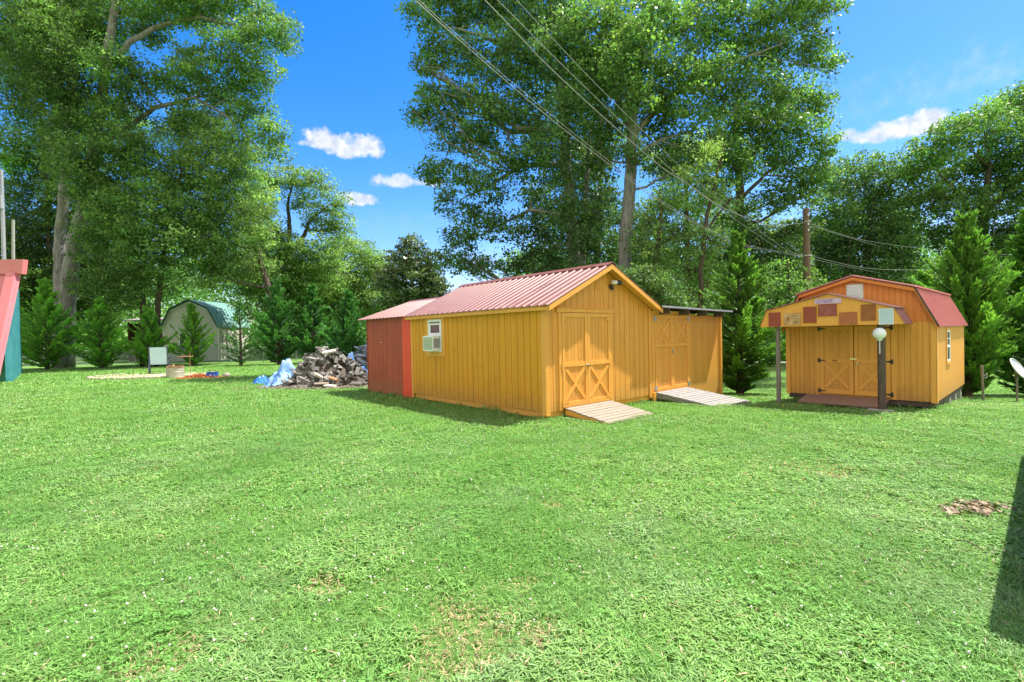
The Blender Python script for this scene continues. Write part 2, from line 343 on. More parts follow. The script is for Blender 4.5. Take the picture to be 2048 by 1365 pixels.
M['tarp'] = tarp_mat('faded_blue_tarp', (.03, .19, .58), (.36, .52, .76))
M['tarp_blue'] = tarp_mat('blue_tarp', (.01, .10, .50), (.04, .22, .66))

# ------------------------------------------------------------------ ground
def lawn_colour_mat():
    mt, nt, b, out = new_mat('lawn'); N = nt.nodes.new; L = nt.links.new
    tc = N('ShaderNodeTexCoord')
    def nz(s, d=6, r=.65):
        n = N('ShaderNodeTexNoise'); n.inputs['Scale'].default_value = s; n.inputs['Detail'].default_value = d; n.inputs['Roughness'].default_value = r
        L(tc.outputs['Object'], n.inputs['Vector']); return n.outputs['Fac']
    def mixc(f, a, bb, lo=.35, hi=.65):
        mr = N('ShaderNodeMapRange'); mr.inputs['From Min'].default_value = lo; mr.inputs['From Max'].default_value = hi; L(f, mr.inputs['Value'])
        m = N('ShaderNodeMixRGB'); L(mr.outputs[0], m.inputs['Fac'])
        for i, c in ((1, a), (2, bb)):
            if isinstance(c, tuple): m.inputs[i].default_value = (*c, 1)
            else: L(c, m.inputs[i])
        return m.outputs[0]
    c = mixc(nz(.5), (.115, .245, .045), (.165, .305, .07))
    c2 = mixc(nz(9, 8, .75), (.08, .18, .03), c, .30, .55)
    c3 = mixc(nz(40, 4), c2, (.21, .38, .09), .5, .8)
    L(c3, b.inputs['Base Color']); b.inputs['Roughness'].default_value = .9; b.inputs['Specular IOR Level'].default_value = .15
    bp = N('ShaderNodeBump'); bp.inputs['Strength'].default_value = .9; bp.inputs['Distance'].default_value = .04
    L(nz(24, 8, .8), bp.inputs['Height']); L(bp.outputs[0], b.inputs['Normal']); return mt
M['lawn'] = lawn_colour_mat()
def make_ground():
    xs = np.concatenate([np.linspace(-700, -60, 9)[:-1], np.linspace(-60, 60, 81), np.linspace(60, 700, 9)[1:]])
    ys = np.concatenate([np.linspace(-300, -10, 5)[:-1], np.linspace(-10, 60, 71), np.linspace(60, 1500, 10)[1:]])
    g = MB(); X, Y = np.meshgrid(xs, ys); Z = gh(X, Y) + .012*np.sin(X*.9+Y*.4)*np.cos(Y*.7-X*.3)*(np.abs(X) < 60)
    nx, ny = len(xs), len(ys)
    g.v = list(zip(X.ravel().tolist(), Y.ravel().tolist(), Z.ravel().tolist()))
    for j in range(ny-1):
        for i in range(nx-1):
            a = j*nx+i; g.f.append((a, a+1, a+nx+1, a+nx)); g.mi.append(0)
    o = g.build('lawn', M['lawn'], smooth=True); tag(o, kind='structure', label='bright green mown lawn sloping gently across the back yard')
make_ground()

S1 = dict(o=(.679, 10.081), yaw=.721); S2 = dict(o=(9.04, 10.486), yaw=.735)
def loc2w(S, x, y, z=0):
    c, s = math.cos(S['yaw']), math.sin(S['yaw']); return np.array([S['o'][0]+c*x-s*y, S['o'][1]+s*x+c*y, z])
def w2loc(S, X, Y):
    c, s = math.cos(S['yaw']), math.sin(S['yaw']); dx, dy = X-S['o'][0], Y-S['o'][1]; return dx*c+dy*s, -dx*s+dy*c

# value noise for patches
def vnoise(x, y, sc, seed):
    rs = np.random.RandomState(seed); G = rs.rand(64, 64)
    u = x/sc; v = y/sc; i = np.floor(u).astype(int); j = np.floor(v).astype(int); fu = u-i; fv = v-j
    fu = fu*fu*(3-2*fu); fv = fv*fv*(3-2*fv)
    g = lambda a, b: G[a % 64, b % 64]
    return (g(i, j)*(1-fu)+g(i+1, j)*fu)*(1-fv)+(g(i, j+1)*(1-fu)+g(i+1, j+1)*fu)*fv

BARE = [(gp(935, 1275), .22), (gp(885, 1295), .14), (gp(345, 1320), .16), (gp(650, 1180), .10), (gp(1045, 1172), .09), (gp(1100, 1015), .09), (gp(875, 1240), .08), (gp(1640, 940), .25), (gp(1075, 1268), .1)]
def make_grass():
    rs = np.random.RandomState(5)
    bands = [(1.9, 3.4, 5200, 1.0, .0055), (3.4, 5.5, 3600, 1.0, .0065), (5.5, 8.5, 2000, 1.05, .0085), (8.5, 13, 1000, 1.1, .012), (13, 20, 380, 1.2, .018), (20, 34, 90, 1.4, .03)]
    VV, TT = [], []
    for d0, d1, dens, ls, w in bands:
        area = 1.12*(d1*d1-d0*d0); n = int(area*dens)
        Y = np.sqrt(rs.rand(n)*(d1*d1-d0*d0)+d0*d0); X = (rs.rand(n)*2-1)*1.12*Y
        # clump: pull a share of blades towards tuft centres
        cs = .09; cx = (np.floor(X/cs)+rs.rand(n)*.0+.5+.6*(vnoise(X, Y, cs, 9)-.5))*cs; cy = (np.floor(Y/cs)+.5)*cs
        k = (rs.rand(n) < .35)*.55; X = X*(1-k)+cx*k; Y = Y*(1-k)+cy*k
        keep = np.ones(n, bool)
        for S, x0, x1, y0, y1 in ((S1, -.02, 7.6, .02, 8.3), (S2, 0, 4.7, 0, 2.9)):
            lx, ly = w2loc(S, X, Y); keep &= ~((lx > x0) & (lx < x1) & (ly > y0) & (ly < y1))
        bare = np.zeros(n)
        for p, r in BARE:
            r = r*1.35; dd = np.hypot((X-p[0]), (Y-p[1])*.8)+.25*r*(vnoise(X, Y, .12, 3)-.5)*4
            bare = np.maximum(bare, np.clip(1.3-dd/r, 0, 1))
        keep &= rs.rand(n) > bare*.35
        pile = np.hypot((X+7.3)/2.3, (Y-18.6)/1.6) < 1
        keep &= ~pile
        X, Y, bare = X[keep], Y[keep], bare[keep]; n = len(X)
        tall = vnoise(X, Y, .55, 11)*.6+vnoise(X, Y, .17, 12)*.4
        spec = vnoise(X, Y, 1.3, 21)*.6+vnoise(X, Y, .35, 22)*.4
        hgt = (.022+.055*tall**1.5+.024*rs.rand(n))*ls*(1-.6*bare)
        edge = np.zeros(n)
        for S, x0, x1, y0, y1 in ((S1, -.02, 7.6, .02, 8.3), (S2, 0, 4.7, 0, 2.9)):
            lx, ly = w2loc(S, X, Y); dd = np.hypot(np.maximum(0, np.maximum(x0-lx, lx-x1)), np.maximum(0, np.maximum(y0-ly, ly-y1)))
            edge = np.maximum(edge, np.clip(1-dd/.16, 0, 1))
        hgt = hgt*(1+1.6*edge*rs.rand(n))
        ang = rs.rand(n)*2*np.pi; lean = (.35+rs.rand(n)*1.3)
        wid = w*.85*(.5+1.0*rs.rand(n))*(1+.7*(spec > .55))
        base = np.stack([X, Y, gh(X, Y)], 1)
        dirv = np.stack([np.cos(ang), np.sin(ang), np.zeros(n)], 1); side = np.stack([-np.sin(ang), np.cos(ang), np.zeros(n)], 1)
        upv = np.array([0, 0, 1.])
        midp = base+upv*(hgt*.75)[:, None]+dirv*(hgt*lean*.35)[:, None]
        tip = base+upv*(hgt*(1.05-.25*np.minimum(lean, 1.2)))[:, None]+dirv*(hgt*lean*1.15)[:, None]
        a = base-side*(wid*.35)[:, None]; b = base+side*(wid*.35)[:, None]; c = midp+side*(wid*.5)[:, None]; d = midp-side*(wid*.5)[:, None]
        quad1 = np.stack([a, b, c, d], 1)
        quad2 = np.stack([d, c, tip+side*(wid*.08)[:, None], tip-side*(wid*.08)[:, None]], 1)
        VV += [quad1.reshape(-1, 3), quad2.reshape(-1, 3)]
        # colour of the blades: species patches, dry blades
        A = np.array([.155, .340, .075]); B = np.array([.255, .430, .118]); Cc = np.array([.245, .385, .165]); D = np.array([.50, .38, .23])
        t1 = np.clip((spec-.2)*1.5+rs.randn(n)*.25, 0, 1)[:, None]; col = A*(1-t1)+B*t1
        t2 = (np.clip((vnoise(X, Y, .9, 31)*.6+vnoise(X, Y, .22, 32)*.4)*1.7-.8+rs.randn(n)*.2, 0, 1))[:, None]; col = col*(1-t2)+Cc*t2
        dry = (rs.rand(n) < (.02+.72*bare))[:, None]; col = np.where(dry, D*(.7+.6*rs.rand(n, 1)), col)
        col = col*(.62+.76*rs.rand(n, 1))
        TT += [col, col]
    V = np.concatenate(VV); T = np.concatenate(TT)
    me = np_mesh('grass', V, 4, M['grass'], T)
    o = link_mesh('grass', me); tag(o, 'short green grass blades mixed with weeds all over the lawn', 'grass', kind='stuff')
    # clover leaves: small flat triple leaflets
    n = 26000; Y = np.sqrt(rs.rand(n)*(81-4)+4); X = (rs.rand(n)*2-1)*1.12*Y
    pat = vnoise(X, Y, .8, 41)*.6+vnoise(X, Y, .25, 42)*.4; k = pat > .52; X, Y = X[k], Y[k]; n = len(X)
    r = .009+.008*rs.rand(n); r *= 1+.06*Y; z = gh(X, Y)+.03+.03*rs.rand(n)
    vs, ts = [], []
    th = rs.rand(n)*6.28; tilt = (rs.rand(n)-.5)*.8
    for q in range(3):
        t = th+q*2.094; dx, dy = np.cos(t), np.sin(t); sx, sy = -dy, dx
        p = lambda rr, ss: np.stack([X+dx*rr+sx*ss, Y+dy*rr+sy*ss, z+tilt*rr], 1)
        vs.append(np.stack([p(r*.1, r*0), p(r*.95, -r*.62), p(r*1.5, r*0), p(r*.95, r*.62)], 1).reshape(-1, 3))
        ts.append(np.array([.155, .35, .075])*(.75+.6*rs.rand(n, 1)))
    me = np_mesh('clover', np.concatenate(vs), 4, M['grass'], np.concatenate(ts)); o = link_mesh('clover', me)
    tag(o, 'low patches of three-leaved clover among the grass', 'clover', kind='stuff')
    # clover blossoms (uncountable speckles)
    g = MB(); k = 0
    while k < 1500:
        y = math.sqrt(rs.rand()*(110-4)+4); x = (rs.rand()*2-1)*1.1*y
        pn = float(vnoise(np.array([x]), np.array([y]), 1.1, 51)[0]); pl = .55 if x < .3*y else .25
        if pn < .5 or rs.rand() > pl: 
            k += .2; continue
        k += 1; rr = .0055+.003*rs.rand(); z = float(gh(x, y))+.05+.02*rs.rand()
        g.lathe([(rr*.4, -rr*.8), (rr, -rr*.2), (rr*.85, rr*.5), (rr*.3, rr*.9)], 6, (x, y, z))
    o = g.build('clover_blossom', M['flower']); tag(o, 'tiny whitish clover blossoms dotted over the lawn', 'clover blossoms', kind='stuff')
    # fallen dry leaves near the right edge
    def litter(c, rx, ry, n, name, label, sz=.05):
        vs = []; ts = []
        for i in range(n):
            a = rs.randn()*.45*rx; b_ = rs.randn()*.45*ry; x, y = c[0]+a, c[1]+b_
            z = float(gh(x, y))+.045+.02*rs.rand(); s = sz*(.5+.8*rs.rand()); t = rs.rand()*6.28
            e1 = np.array([math.cos(t), math.sin(t), (rs.rand()-.5)*1.0])*s; e2 = np.array([-math.sin(t), math.cos(t), (rs.rand()-.5)*1.2])*s*.5
            p = np.array([x, y, z]); vs += [p-e1, p-e2, p+e1, p+e2+np.array([0, 0, s*.3])]
            ts.append(np.array([1, 1, 1])*(.3+1.9*rs.rand()**1.5))
        me = np_mesh(name, np.array(vs), 4, M['dry_leaf'], np.array(ts)); o = link_mesh(name, me); tag(o, label, 'dry leaves', kind='stuff')
    litter(gp(1955, 1022), .34, .13, 130, 'dry_leaves', 'small heap of brown dry leaves on the grass near the right edge', .034)
    litter(gp(1925, 1035), .36, .12, 36, 'dry_leaves', 'loose brown leaves scattered in front of the leaf heap', .036)
make_grass()

# ------------------------------------------------------------------ building helpers
def siding(g, mp, s0, s1, top, z0, pitch=.2, gap=.018, th=.012, off=0.):
    """vertical grooved boards; mp(s, d, z) -> point, d outward"""
    s = s0
    while s < s1-1e-3:
        e = min(s+pitch, s1); a, b = s+gap/2, e-gap/2
        if b-a > .01:
            g.prism([mp(a, off, z0), mp(b, off, z0), mp(b, off, top(b)), mp(a, off, top(a))], np.array(mp(0, th, 0), float)-np.array(mp(0, 0, 0), float))
        s = e
def panel(g, mp, pts, d0, d1):                  # pts: (s, z)
    g.prism([mp(s, d0, z) for s, z in pts], np.array(mp(0, d1, 0), float)-np.array(mp(0, d0, 0), float))
def rect(g, mp, s0, s1, z0, z1, d0, d1): panel(g, mp, [(s0, z0), (s1, z0), (s1, z1), (s0, z1)], d0, d1)
def diag(g, mp, s0, z0, s1, z1, w, d0, d1):
    L_ = math.hypot(s1-s0, z1-z0); nx, nz = -(z1-z0)/L_*w/2, (s1-s0)/L_*w/2
    panel(g, mp, [(s0+nx, z0+nz), (s0-nx, z0-nz), (s1-nx, z1-nz), (s1+nx, z1+nz)], d0, d1)
def ribbed(g, o, e1, l1, e2, l2, nrm, pitch=.23, h=.022, wb=.055, wt=.022, th=.008, minor=False):
    """ribbed metal sheet: ribs run along e2, repeat along e1"""
    o, e1, e2, nrm = (np.array(v, float) for v in (o, e1, e2, nrm))
    prof = [(0, 0)]; s = .04
    while s+wb < l1:
        prof += [(s, 0), (s+(wb-wt)/2, h), (s+(wb+wt)/2, h), (s+wb, 0)]; s += pitch
    prof.append((l1, 0)); n = len(prof)
    top = [o+e1*a+nrm*b for a, b in prof]; bot = [p-nrm*th for p in top]
    vs = top+[p+e2*l2 for p in top]+bot+[p+e2*l2 for p in bot]; fs = []
    for i in range(n-1):
        fs += [(i, i+1, n+i+1, n+i), (2*n+i+1, 2*n+i, 3*n+i, 3*n+i+1), (i+1, i, 2*n+i, 2*n+i+1), (n+i, n+i+1, 3*n+i+1, 3*n+i)]
    fs += [(0, n, 3*n, 2*n), (n-1, 2*n-1+2*n-n+n-2*n+2*n, 4*n-1, 2*n-1)] if False else [(0, n, 3*n, 2*n), (2*n-1, n-1, 3*n-1, 4*n-1)]
    g.add(vs, fs)

def door_leaf(root, mp, s0, s1, z0, z1, zr, xbelow, mat, name='door', d=.0, groove=.11, arch=False):
    """one leaf with stiles, rails and an X brace above or below the middle rail"""
    fr = .075
    g = MB(); rect(g, mp, s0, s1, z0, z1, d, d+.012)
    siding(g, mp, s0+fr, s1-fr, lambda s: z1-.02, z0+.02, groove, .008, .006, d+.012)
    o = g.build(name, M[mat[0]], root)
    g = MB()
    rect(g, mp, s0, s0+fr, z0, z1, d+.013, d+.04); rect(g, mp, s1-fr, s1, z0, z1, d+.013, d+.04)
    for a, b in ((z0, z0+.11), (z1-.085, z1), (zr-.045, zr+.045)): rect(g, mp, s0+fr, s1-fr, a, b, d+.013, d+.0395)
    za, zb = (z0+.11, zr-.045) if xbelow else (zr+.045, z1-.085)
    diag(g, mp, s0+fr+.02, za+.03, s1-fr-.02, zb-.03, .07, d+.0135, d+.0385)
    diag(g, mp, s0+fr+.02, zb-.03, s1-fr-.02, za+.03, .07, d+.0130, d+.0362)
    if arch:
        for sa, sb in ((s0+fr, s0+fr+.14), (s1-fr, s1-fr-.14)): diag(g, mp, sa, z1-.24, sb, z1-.10, .05, d+.0135, d+.037)
    g.build('brace_frame', M[mat[1]], o)
    return o

# ------------------------------------------------------------------ ochre shed with the gable front
def make_shed1():
    r = thing('gable_shed', 'long ochre painted wooden shed with faded red ribbed metal gable roof and double doors', 'shed', (*S1['o'], 0), S1['yaw'])
    W, Lg, ZE, ZP = 3.806, 5.40, 2.40, 3.30
    fr = lambda s, d, z: (s, -d, z)             # front, looking along +y
    sd_ = lambda s, d, z: (-d, s, z)            # long side
    slope = (ZP-ZE)/(W/2)
    top = lambda s: ZP-slope*abs(s-W/2)
    g = MB(); panel(g, fr, [(0, .17), (W, .17), (W, ZE), (W/2, ZP), (0, ZE)], -.09, 0)
    siding(g, fr, 0, W/2, lambda s: top(s)-.01, .17, .2); siding(g, fr, W/2, W, lambda s: top(s)-.01, .17, .2)
    g.build('front_wall', M['ochre'], r)
    g = MB(); rect(g, sd_, .10, Lg, .17, ZE, -.09, 0); siding(g, sd_, 0.02, Lg-.005, lambda s: ZE-.002, .17, .205)
    g.build('side_wall', M['ochre_side'], r)
    g = MB(); g.box(W-.09, W, .1, Lg, .17, ZE); g.build('side_wall', M['ochre'], r)
    g = MB(); g.prism([(0.09, Lg-.09, .17), (W-.09, Lg-.09, .17), (W-.09, Lg-.09, ZE), (W/2, Lg-.09, ZP-.03), (.09, Lg-.09, ZE)], (0, .09, 0)); g.build('back_wall', M['ochre'], r)
    g = MB(); g.box(.03, W-.03, .03, .07, .05, .168); g.box(.03, .07, .07, Lg-.02, .03, .168); g.box(W-.07, W-.03, .07, Lg-.02, .03, .168)
    g.build('skirt_board', M['ochre_trim'], r)
    for x, y in ((.3, .1), (1.7, .1), (3.0, .1), (3.5, .1), (.2, 2.7), (.2, 5.0)):
        b = MB().box(x-.15, x+.15, y, y+.2, -.35, .052); b.build('block', M['block'], r)
    g = MB()
    g.box(-.03, .09, -.03, -.013, .10, ZE-.01); g.build('corner_trim', M['ochre_trim'], r)
    g = MB(); g.box(-.03, -.013, -.0125, .09, .10, ZE-.01); g.build('corner_trim', M['ochre_trim'], r)
    g = MB(); g.box(W-.09, W+.02, -.032, -.013, .10, ZE); g.build('corner_trim', M['ochre_trim'], r)
    g = MB(); g.box(-.03, -.013, Lg-.1, Lg, .05, ZE-.01); g.build('corner_trim', M['ochre_trim'], r)
    # roof: two ribbed slopes, rake boards, ridge cap
    y0, y1 = -.30, Lg+.12
    ov = .17; n = np.array([-slope, 0, 1.]); n /= np.linalg.norm(n); e = np.array([1, 0, slope]); ln = math.hypot(W/2+ov, slope*(W/2+ov)); e /= np.linalg.norm(e)
    lift = .05
    g = MB(); ribbed(g, np.array([-ov, y0, ZE-slope*ov])+n*lift, (0, 1, 0), y1-y0, e, ln, n)
    g.build('roof_slope', M['pink_metal'], r)
    n2 = np.array([slope, 0, 1.]); n2 /= np.linalg.norm(n2); e2 = np.array([-1, 0, slope]); e2 /= np.linalg.norm(e2)
    g = MB(); ribbed(g, np.array([W+ov, y0, ZE-slope*ov])+n2*lift, (0, 1, 0), y1-y0, e2, ln, n2)
    g.build('roof_slope', M['pink_metal'], r)
    zt = ZP+lift+.035
    g = MB(); g.prism([(W/2-.16, y0-.005, zt-.085), (W/2, y0-.005, zt-.006), (W/2+.16, y0-.005, zt-.085), (W/2+.16, y0-.005, zt-.075), (W/2, y0-.005, zt+.006), (W/2-.16, y0-.005, zt-.075)], (0, y1-y0+.01, 0))
    g.build('ridge_cap', M['pink_metal'], r)
    g = MB()
    for sgn in (-1, 1):
        a = np.array([W/2, 0, ZP+.035]); b = np.array([W/2+sgn*(W/2+ov-.02), 0, ZE-slope*(ov-.02)+.035])
        dn = np.array([0, 0, -.11])
        g.prism([a+(0, y0+.005, 0), b+(0, y0+.005, 0), b+dn+(0, y0+.005, 0), a+dn+(0, y0+.005, 0)], (0, .035, 0))
        # soffit under the overhang
        t = np.array([0, 0, -.03]); g.prism([a+(0, y0+.042, -.004), b+(0, y0+.042, -.004), b+t+(0, y0+.042, -.004), a+t+(0, y0+.042, -.004)], (0, -y0-.055, 0))
    g.build('rake_board', M['ochre_trim'], r)
    g = MB(); g.box(-ov+.02, -ov+.04, y0+.05, y1-.02, ZE-slope*ov-.05, ZE-slope*ov+.04); g.box(-ov+.041, -.014, y0+.05, y1-.02, ZE-slope*ov-.045, ZE-slope*ov-.025)
    g.build('fascia', M['ochre_trim'], r)
    # gable vent outline (painted over)
    g = MB(); rect(g, fr, 1.62, 1.95, 2.78, 3.0, .0125, .022)
    for k in range(5): rect(g, fr, 1.65, 1.92, 2.80+k*.038, 2.82+k*.038, .0225, .032)
    g.build('gable_vent', M['ochre'], r)
    # doors
    g = MB(); rect(g, fr, .365, .455, .17, 2.235, .0125, .045); rect(g, fr, 2.10, 2.175, .17, 2.235, .0125, .045); rect(g, fr, .31, 2.24, 2.24, 2.335, .0125, .06); rect(g, fr, .30, 2.25, 2.336, 2.35, .0125, .085)
    g.build('door_frame', M['ochre_trim'], r)
    for s0, s1, hs in ((.462, 1.272, .47), (1.282, 2.092, 2.085)):
        o = door_leaf(r, fr, s0, s1, .22, 2.228, 1.12, True, ('ochre', 'ochre_trim'), d=.014)
        for z in (.33, 1.1, 2.1):
            h = MB(); sg = 1 if hs < 1 else -1
            rect(h, fr, hs-.03*sg, hs+.015*sg, z-.09, z+.09, .055, .062); panel(h, fr, [(hs+.015*sg, z-.03), (hs+.17*sg, z-.012), (hs+.17*sg, z+.012), (hs+.015*sg, z+.03)], .055, .061)
            h.build('hinge', M['ochre_trim'], o)
    k = MB(); k.tube([(1.30, -.05, 1.07), (1.30, -.10, 1.07)], [.02, .032], 12); k.build('door_knob', M['brass'], r)
    k = MB(); rect(k, fr, 1.2, 1.29, 1.085, 1.11, .055, .068); k.build('latch', M['steel'], r)
    # flood light
    fl = MB(); fl.lathe([(.05, 0), (.055, .02), (.03, .05)], 12, (0, 0, 0)); 
    for i in range(len(fl.v)): x, y, z = fl.v[i]; fl.v[i] = (2.17+x, -.013-z, 2.86+y)
    fl.tube([(2.17, -.05, 2.87), (2.2, -.10, 2.93)], .016, 8); lf = fl.build('flood_light', M['black'], r)
    h = MB(); h.tube([(2.10, -.12, 2.95), (2.22, -.16, 2.95)], [.045, .05], 12); h.build('lamp_head', M['offwhite'], lf)
    h = MB(); h.tube([(2.225, -.16, 2.95), (2.33, -.20, 2.94)], [.055, .06], 12); h.build('lamp_hood', M['black'], lf)
    h = MB(); h.tube([(2.18, -.06, 2.86), (2.19, -.08, 2.78)], [.03, .035], 10); h.build('motion_sensor', M['black'], lf)
    # side window
    w = MB()
    rect(w, sd_, 3.65, 3.77, 1.25, 2.36, .0125, .04); rect(w, sd_, 4.42, 4.54, 1.25, 2.36, .0125, .04)
    rect(w, sd_, 3.77, 4.42, 1.25, 1.37, .0125, .0395); rect(w, sd_, 3.77, 4.42, 2.24, 2.36, .0125, .0395)
    wo = w.build('window', M['ochre_trim'], r)
    w = MB()
    for a in ((3.775, 3.83, 1.375, 2.235), (4.36, 4.415, 1.375, 2.235)): rect(w, sd_, *a, .0125, .055)
    for a in ((3.83, 4.36, 1.375, 1.42), (3.83, 4.36, 2.17, 2.235), (3.83, 4.36, 1.79, 1.84)): rect(w, sd_, *a, .0125, .054)
    for a in ((3.83, 3.87, 1.84, 2.13), (4.32, 4.36, 1.84, 2.13), (3.87, 4.32, 2.09, 2.13), (3.87, 4.32, 1.84, 1.875)): rect(w, sd_, *a, .0125, .045)
    w.build('window_frame', M['white'], wo)
    w = MB(); rect(w, sd_, 3.832, 4.358, 1.422, 2.168, .013, .024); w.build('window_pane', M['glass'], wo)
    return r
make_shed1()

def make_ac():
    # window air conditioner, pushed out of the side window
    p = loc2w(S1, 0, 4.05, 1.40)
    r = thing('air_conditioner', 'white boxy air conditioner jutting out of the small window in the long ochre wall', 'air conditioner', p, S1['yaw'])
    g = MB(); g.box(-.26, -.055, -.20, .30, .0, .40); g.build('housing', M['white'], r)
    g = MB(); g.box(-.272, -.261, -.16, .26, .04, .36); q = g.build('rear_grille', M['grille_green'], r)
    g = MB()
    for k in range(9): g.box(-.278, -.2725, -.15, .25, .055+k*.034, .063+k*.034)
    g.build('slats', M['offwhite'], r)
    g = MB()
    for k in range(6): g.box(-.24+k*.03, -.225+k*.03, -.2065, -.2005, .08, .33)
    g.build('side_vent', M['grey_dark'], r)
make_ac()

def make_red_section():
    r = thing('metal_sided_annex', 'dull red ribbed metal annex joined to the left end of the long ochre shed', 'shed', loc2w(S1, 0, 5.40), S1['yaw'])
    W, L0, L1, ZE, ZP = 3.7, .01, 2.85, 2.40, 3.02
    sd_ = lambda s, d, z: (-d, s, z)
    g = MB(); g.box(0, .06, L0, L1, -.1, ZE)
    ribbed(g, (-.001, .52, -.08), (0, 1, 0), L1-.52, (0, 0, 1), ZE+.07, (-1, 0, 0), pitch=.20, h=.022, wb=.06, wt=.025)
    g.build('side_wall', M['red_siding'], r)
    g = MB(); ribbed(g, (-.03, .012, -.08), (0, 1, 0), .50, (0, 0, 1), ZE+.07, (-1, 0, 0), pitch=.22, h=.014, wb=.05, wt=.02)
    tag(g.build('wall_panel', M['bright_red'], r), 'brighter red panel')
    g = MB(); g.box(-.03, .07, L1, L1+.03, -.08, ZE); g.build('corner_trim', M['red_siding'], r)
    g = MB(); g.prism([(.07, L1-.06, -.1), (W, L1-.06, -.1), (W, L1-.06, ZE), (W/2, L1-.06, ZP), (.07, L1-.06, ZE)], (0, .055, 0)); g.build('end_wall', M['red_siding'], r)
    g = MB(); g.box(W-.06, W, L0, L1-.07, -.3, ZE); g.build('side_wall', M['red_siding'], r)
    sl = (ZP-ZE)/(W/2); ov = .17
    for sg, x0 in ((1, -ov), (-1, W+ov)):
        n = np.array([-sl*sg, 0, 1.]); n /= np.linalg.norm(n); e = np.array([sg, 0, sl]); ln = math.hypot(W/2+ov, sl*(W/2+ov)); e /= np.linalg.norm(e)
        g = MB(); ribbed(g, np.array([x0, .125, ZE-sl*ov])+n*.03, (0, 1, 0), 3.15, e, ln, n); g.build('roof_slope', M['pink_metal'], r)
    g = MB(); g.prism([(W/2-.14, .13, ZP), (W/2, .13, ZP+.05), (W/2+.14, .13, ZP), (W/2, .13, ZP+.062)], (0, 3.15, 0)); g.build('ridge_cap', M['pink_metal'], r)
    g = MB(); rect(g, sd_, 1.75, 1.86, 1.62, 1.635, .03, .045); g.build('handle', M['offwhite'], r)
make_red_section()

def make_leanto():
    r = thing('lean_to_shed', 'plain ochre lean-to with flat black roof built against the right side of the gable shed', 'shed', loc2w(S1, 3.83, 0), S1['yaw'])
    fr = lambda s, d, z: (s, -d, z)
    W = 3.78
    g = MB(); rect(g, fr, 0, 1.86, .15, 2.28, -.06, 0); rect(g, fr, 1.86, W, -.38, 2.25, -.06, 0); g.build('front_wall', M['ochre'], r)
    g = MB(); g.box(W-.06, W, .062, 4.6, -.5, 2.2); g.build('side_wall', M['ochre'], r)
    g = MB(); g.box(0.02, W-.062, 4.54, 4.6, -.5, 2.2); g.build('back_wall', M['ochre'], r)
    g = MB(); g.box(W-.05, W+.035, -.045, .0, -.40, 2.24); g.build('corner_post', M['ochre_trim'], r)
    g = MB(); g.box(.0, .09, -.09, -.002, -.30, .22); g.build('post', M['ochre_trim'], r)
    g = MB(); rect(g, fr, .02, .135, .2, 2.246, .001, .03); rect(g, fr, 1.83, 1.93, .12, 2.246, .001, .03); rect(g, fr, .02, 1.93, 2.245, 2.33, .001, .032)
    g.build('door_frame', M['ochre_trim'], r)
    for s0, s1, hs in ((.145, .978, .15), (.985, 1.82, 1.815)):
        o = door_leaf(r, fr, s0, s1, .22, 2.215, 1.42, False, ('ochre', 'ochre_trim'), d=.002, groove=2.0)
        for z in (.32, 2.12):
            h = MB(); sg = 1 if hs < 1 else -1
            rect(h, fr, hs-.06*sg, hs+.06*sg, z-.06, z+.06, .043, .05); h.build('hinge', M['steel'], o)
    k = MB(); rect(k, fr, .93, .99, 1.20, 1.32, .043, .06); k.tube([(.95, -.06, 1.26), (.95, -.09, 1.24)], .015, 8); k.build('latch', M['steel'], r)
    # roof slab, nearly flat, dropping a little to the right
    g = MB(); g.prism([(.02, -.34, 2.405), (W+.11, -.34, 2.335), (W+.11, -.34, 2.365), (.02, -.34, 2.435)], (0, 5.0, 0)); g.build('roof', M['roof_black'], r)
    g = MB(); g.prism([(.02, -.352, 2.395), (W+.12, -.352, 2.325), (W+.12, -.352, 2.372), (.02, -.352, 2.442)], (0, .010, 0)); g.build('drip_edge', M['drip'], r)
    for x in (.40, 1.35, 2.35, 3.35):
        z = 2.40-.0185*x
        g = MB(); g.box(x-.02, x+.02, -.33, -.034, z-.15, z-.005); g.build('rafter', M['dark_wood'], r)
make_leanto()

def make_ramp(name, label, S, x0, x1, ytop, ztop, yfoot, zfoot, mat, sidemat, pitch=.14, gap=.016, blk=True):
    """a plank ramp; its local y runs down the ramp (outwards)"""
    L_ = math.hypot(yfoot-ytop, ztop-zfoot)
    r = thing(name, label, 'ramp', loc2w(S, (x0+x1)/2, ytop, ztop), S['yaw'])
    sl = math.atan2(ztop-zfoot, ytop-yfoot)
    r.rotation_euler = (sl, 0, S['yaw']); w = (x1-x0)/2
    rnd = random.Random(len(label))
    g = MB(); y = 0
    while y < L_-.02:
        e = min(y+pitch, L_); j = rnd.uniform(-.012, .012); t = rnd.uniform(-.002, .002)
        g.box(-w+j, w+j, -e+gap/2, -y-gap/2, -.03+t, t); y = e
    g.build('deck_planks', mat, r)
    for x in (-w+.03, 0, w-.03):
        g = MB(); dpt = .15
        g.prism([(x-.02, -.01, -.032), (x-.02, -L_+.05, -.032), (x-.02, -L_+.05, -.04), (x-.02, -.01, -dpt)], (.04, 0, 0)); g.build('stringer', sidemat, r)
    return r
make_ramp('wooden_ramp', 'tan plank ramp leading up to the double doors of the gable shed', S1, .50, 2.06, -.06, .215, -1.22, .03, M['plank_tan'], M['ochre_trim'])
make_ramp('wooden_ramp', 'bleached grey plank ramp leading up to the lean-to door', S1, 3.95, 5.52, -.06, .225, -1.80, -.015, M['plank'], M['plank'])

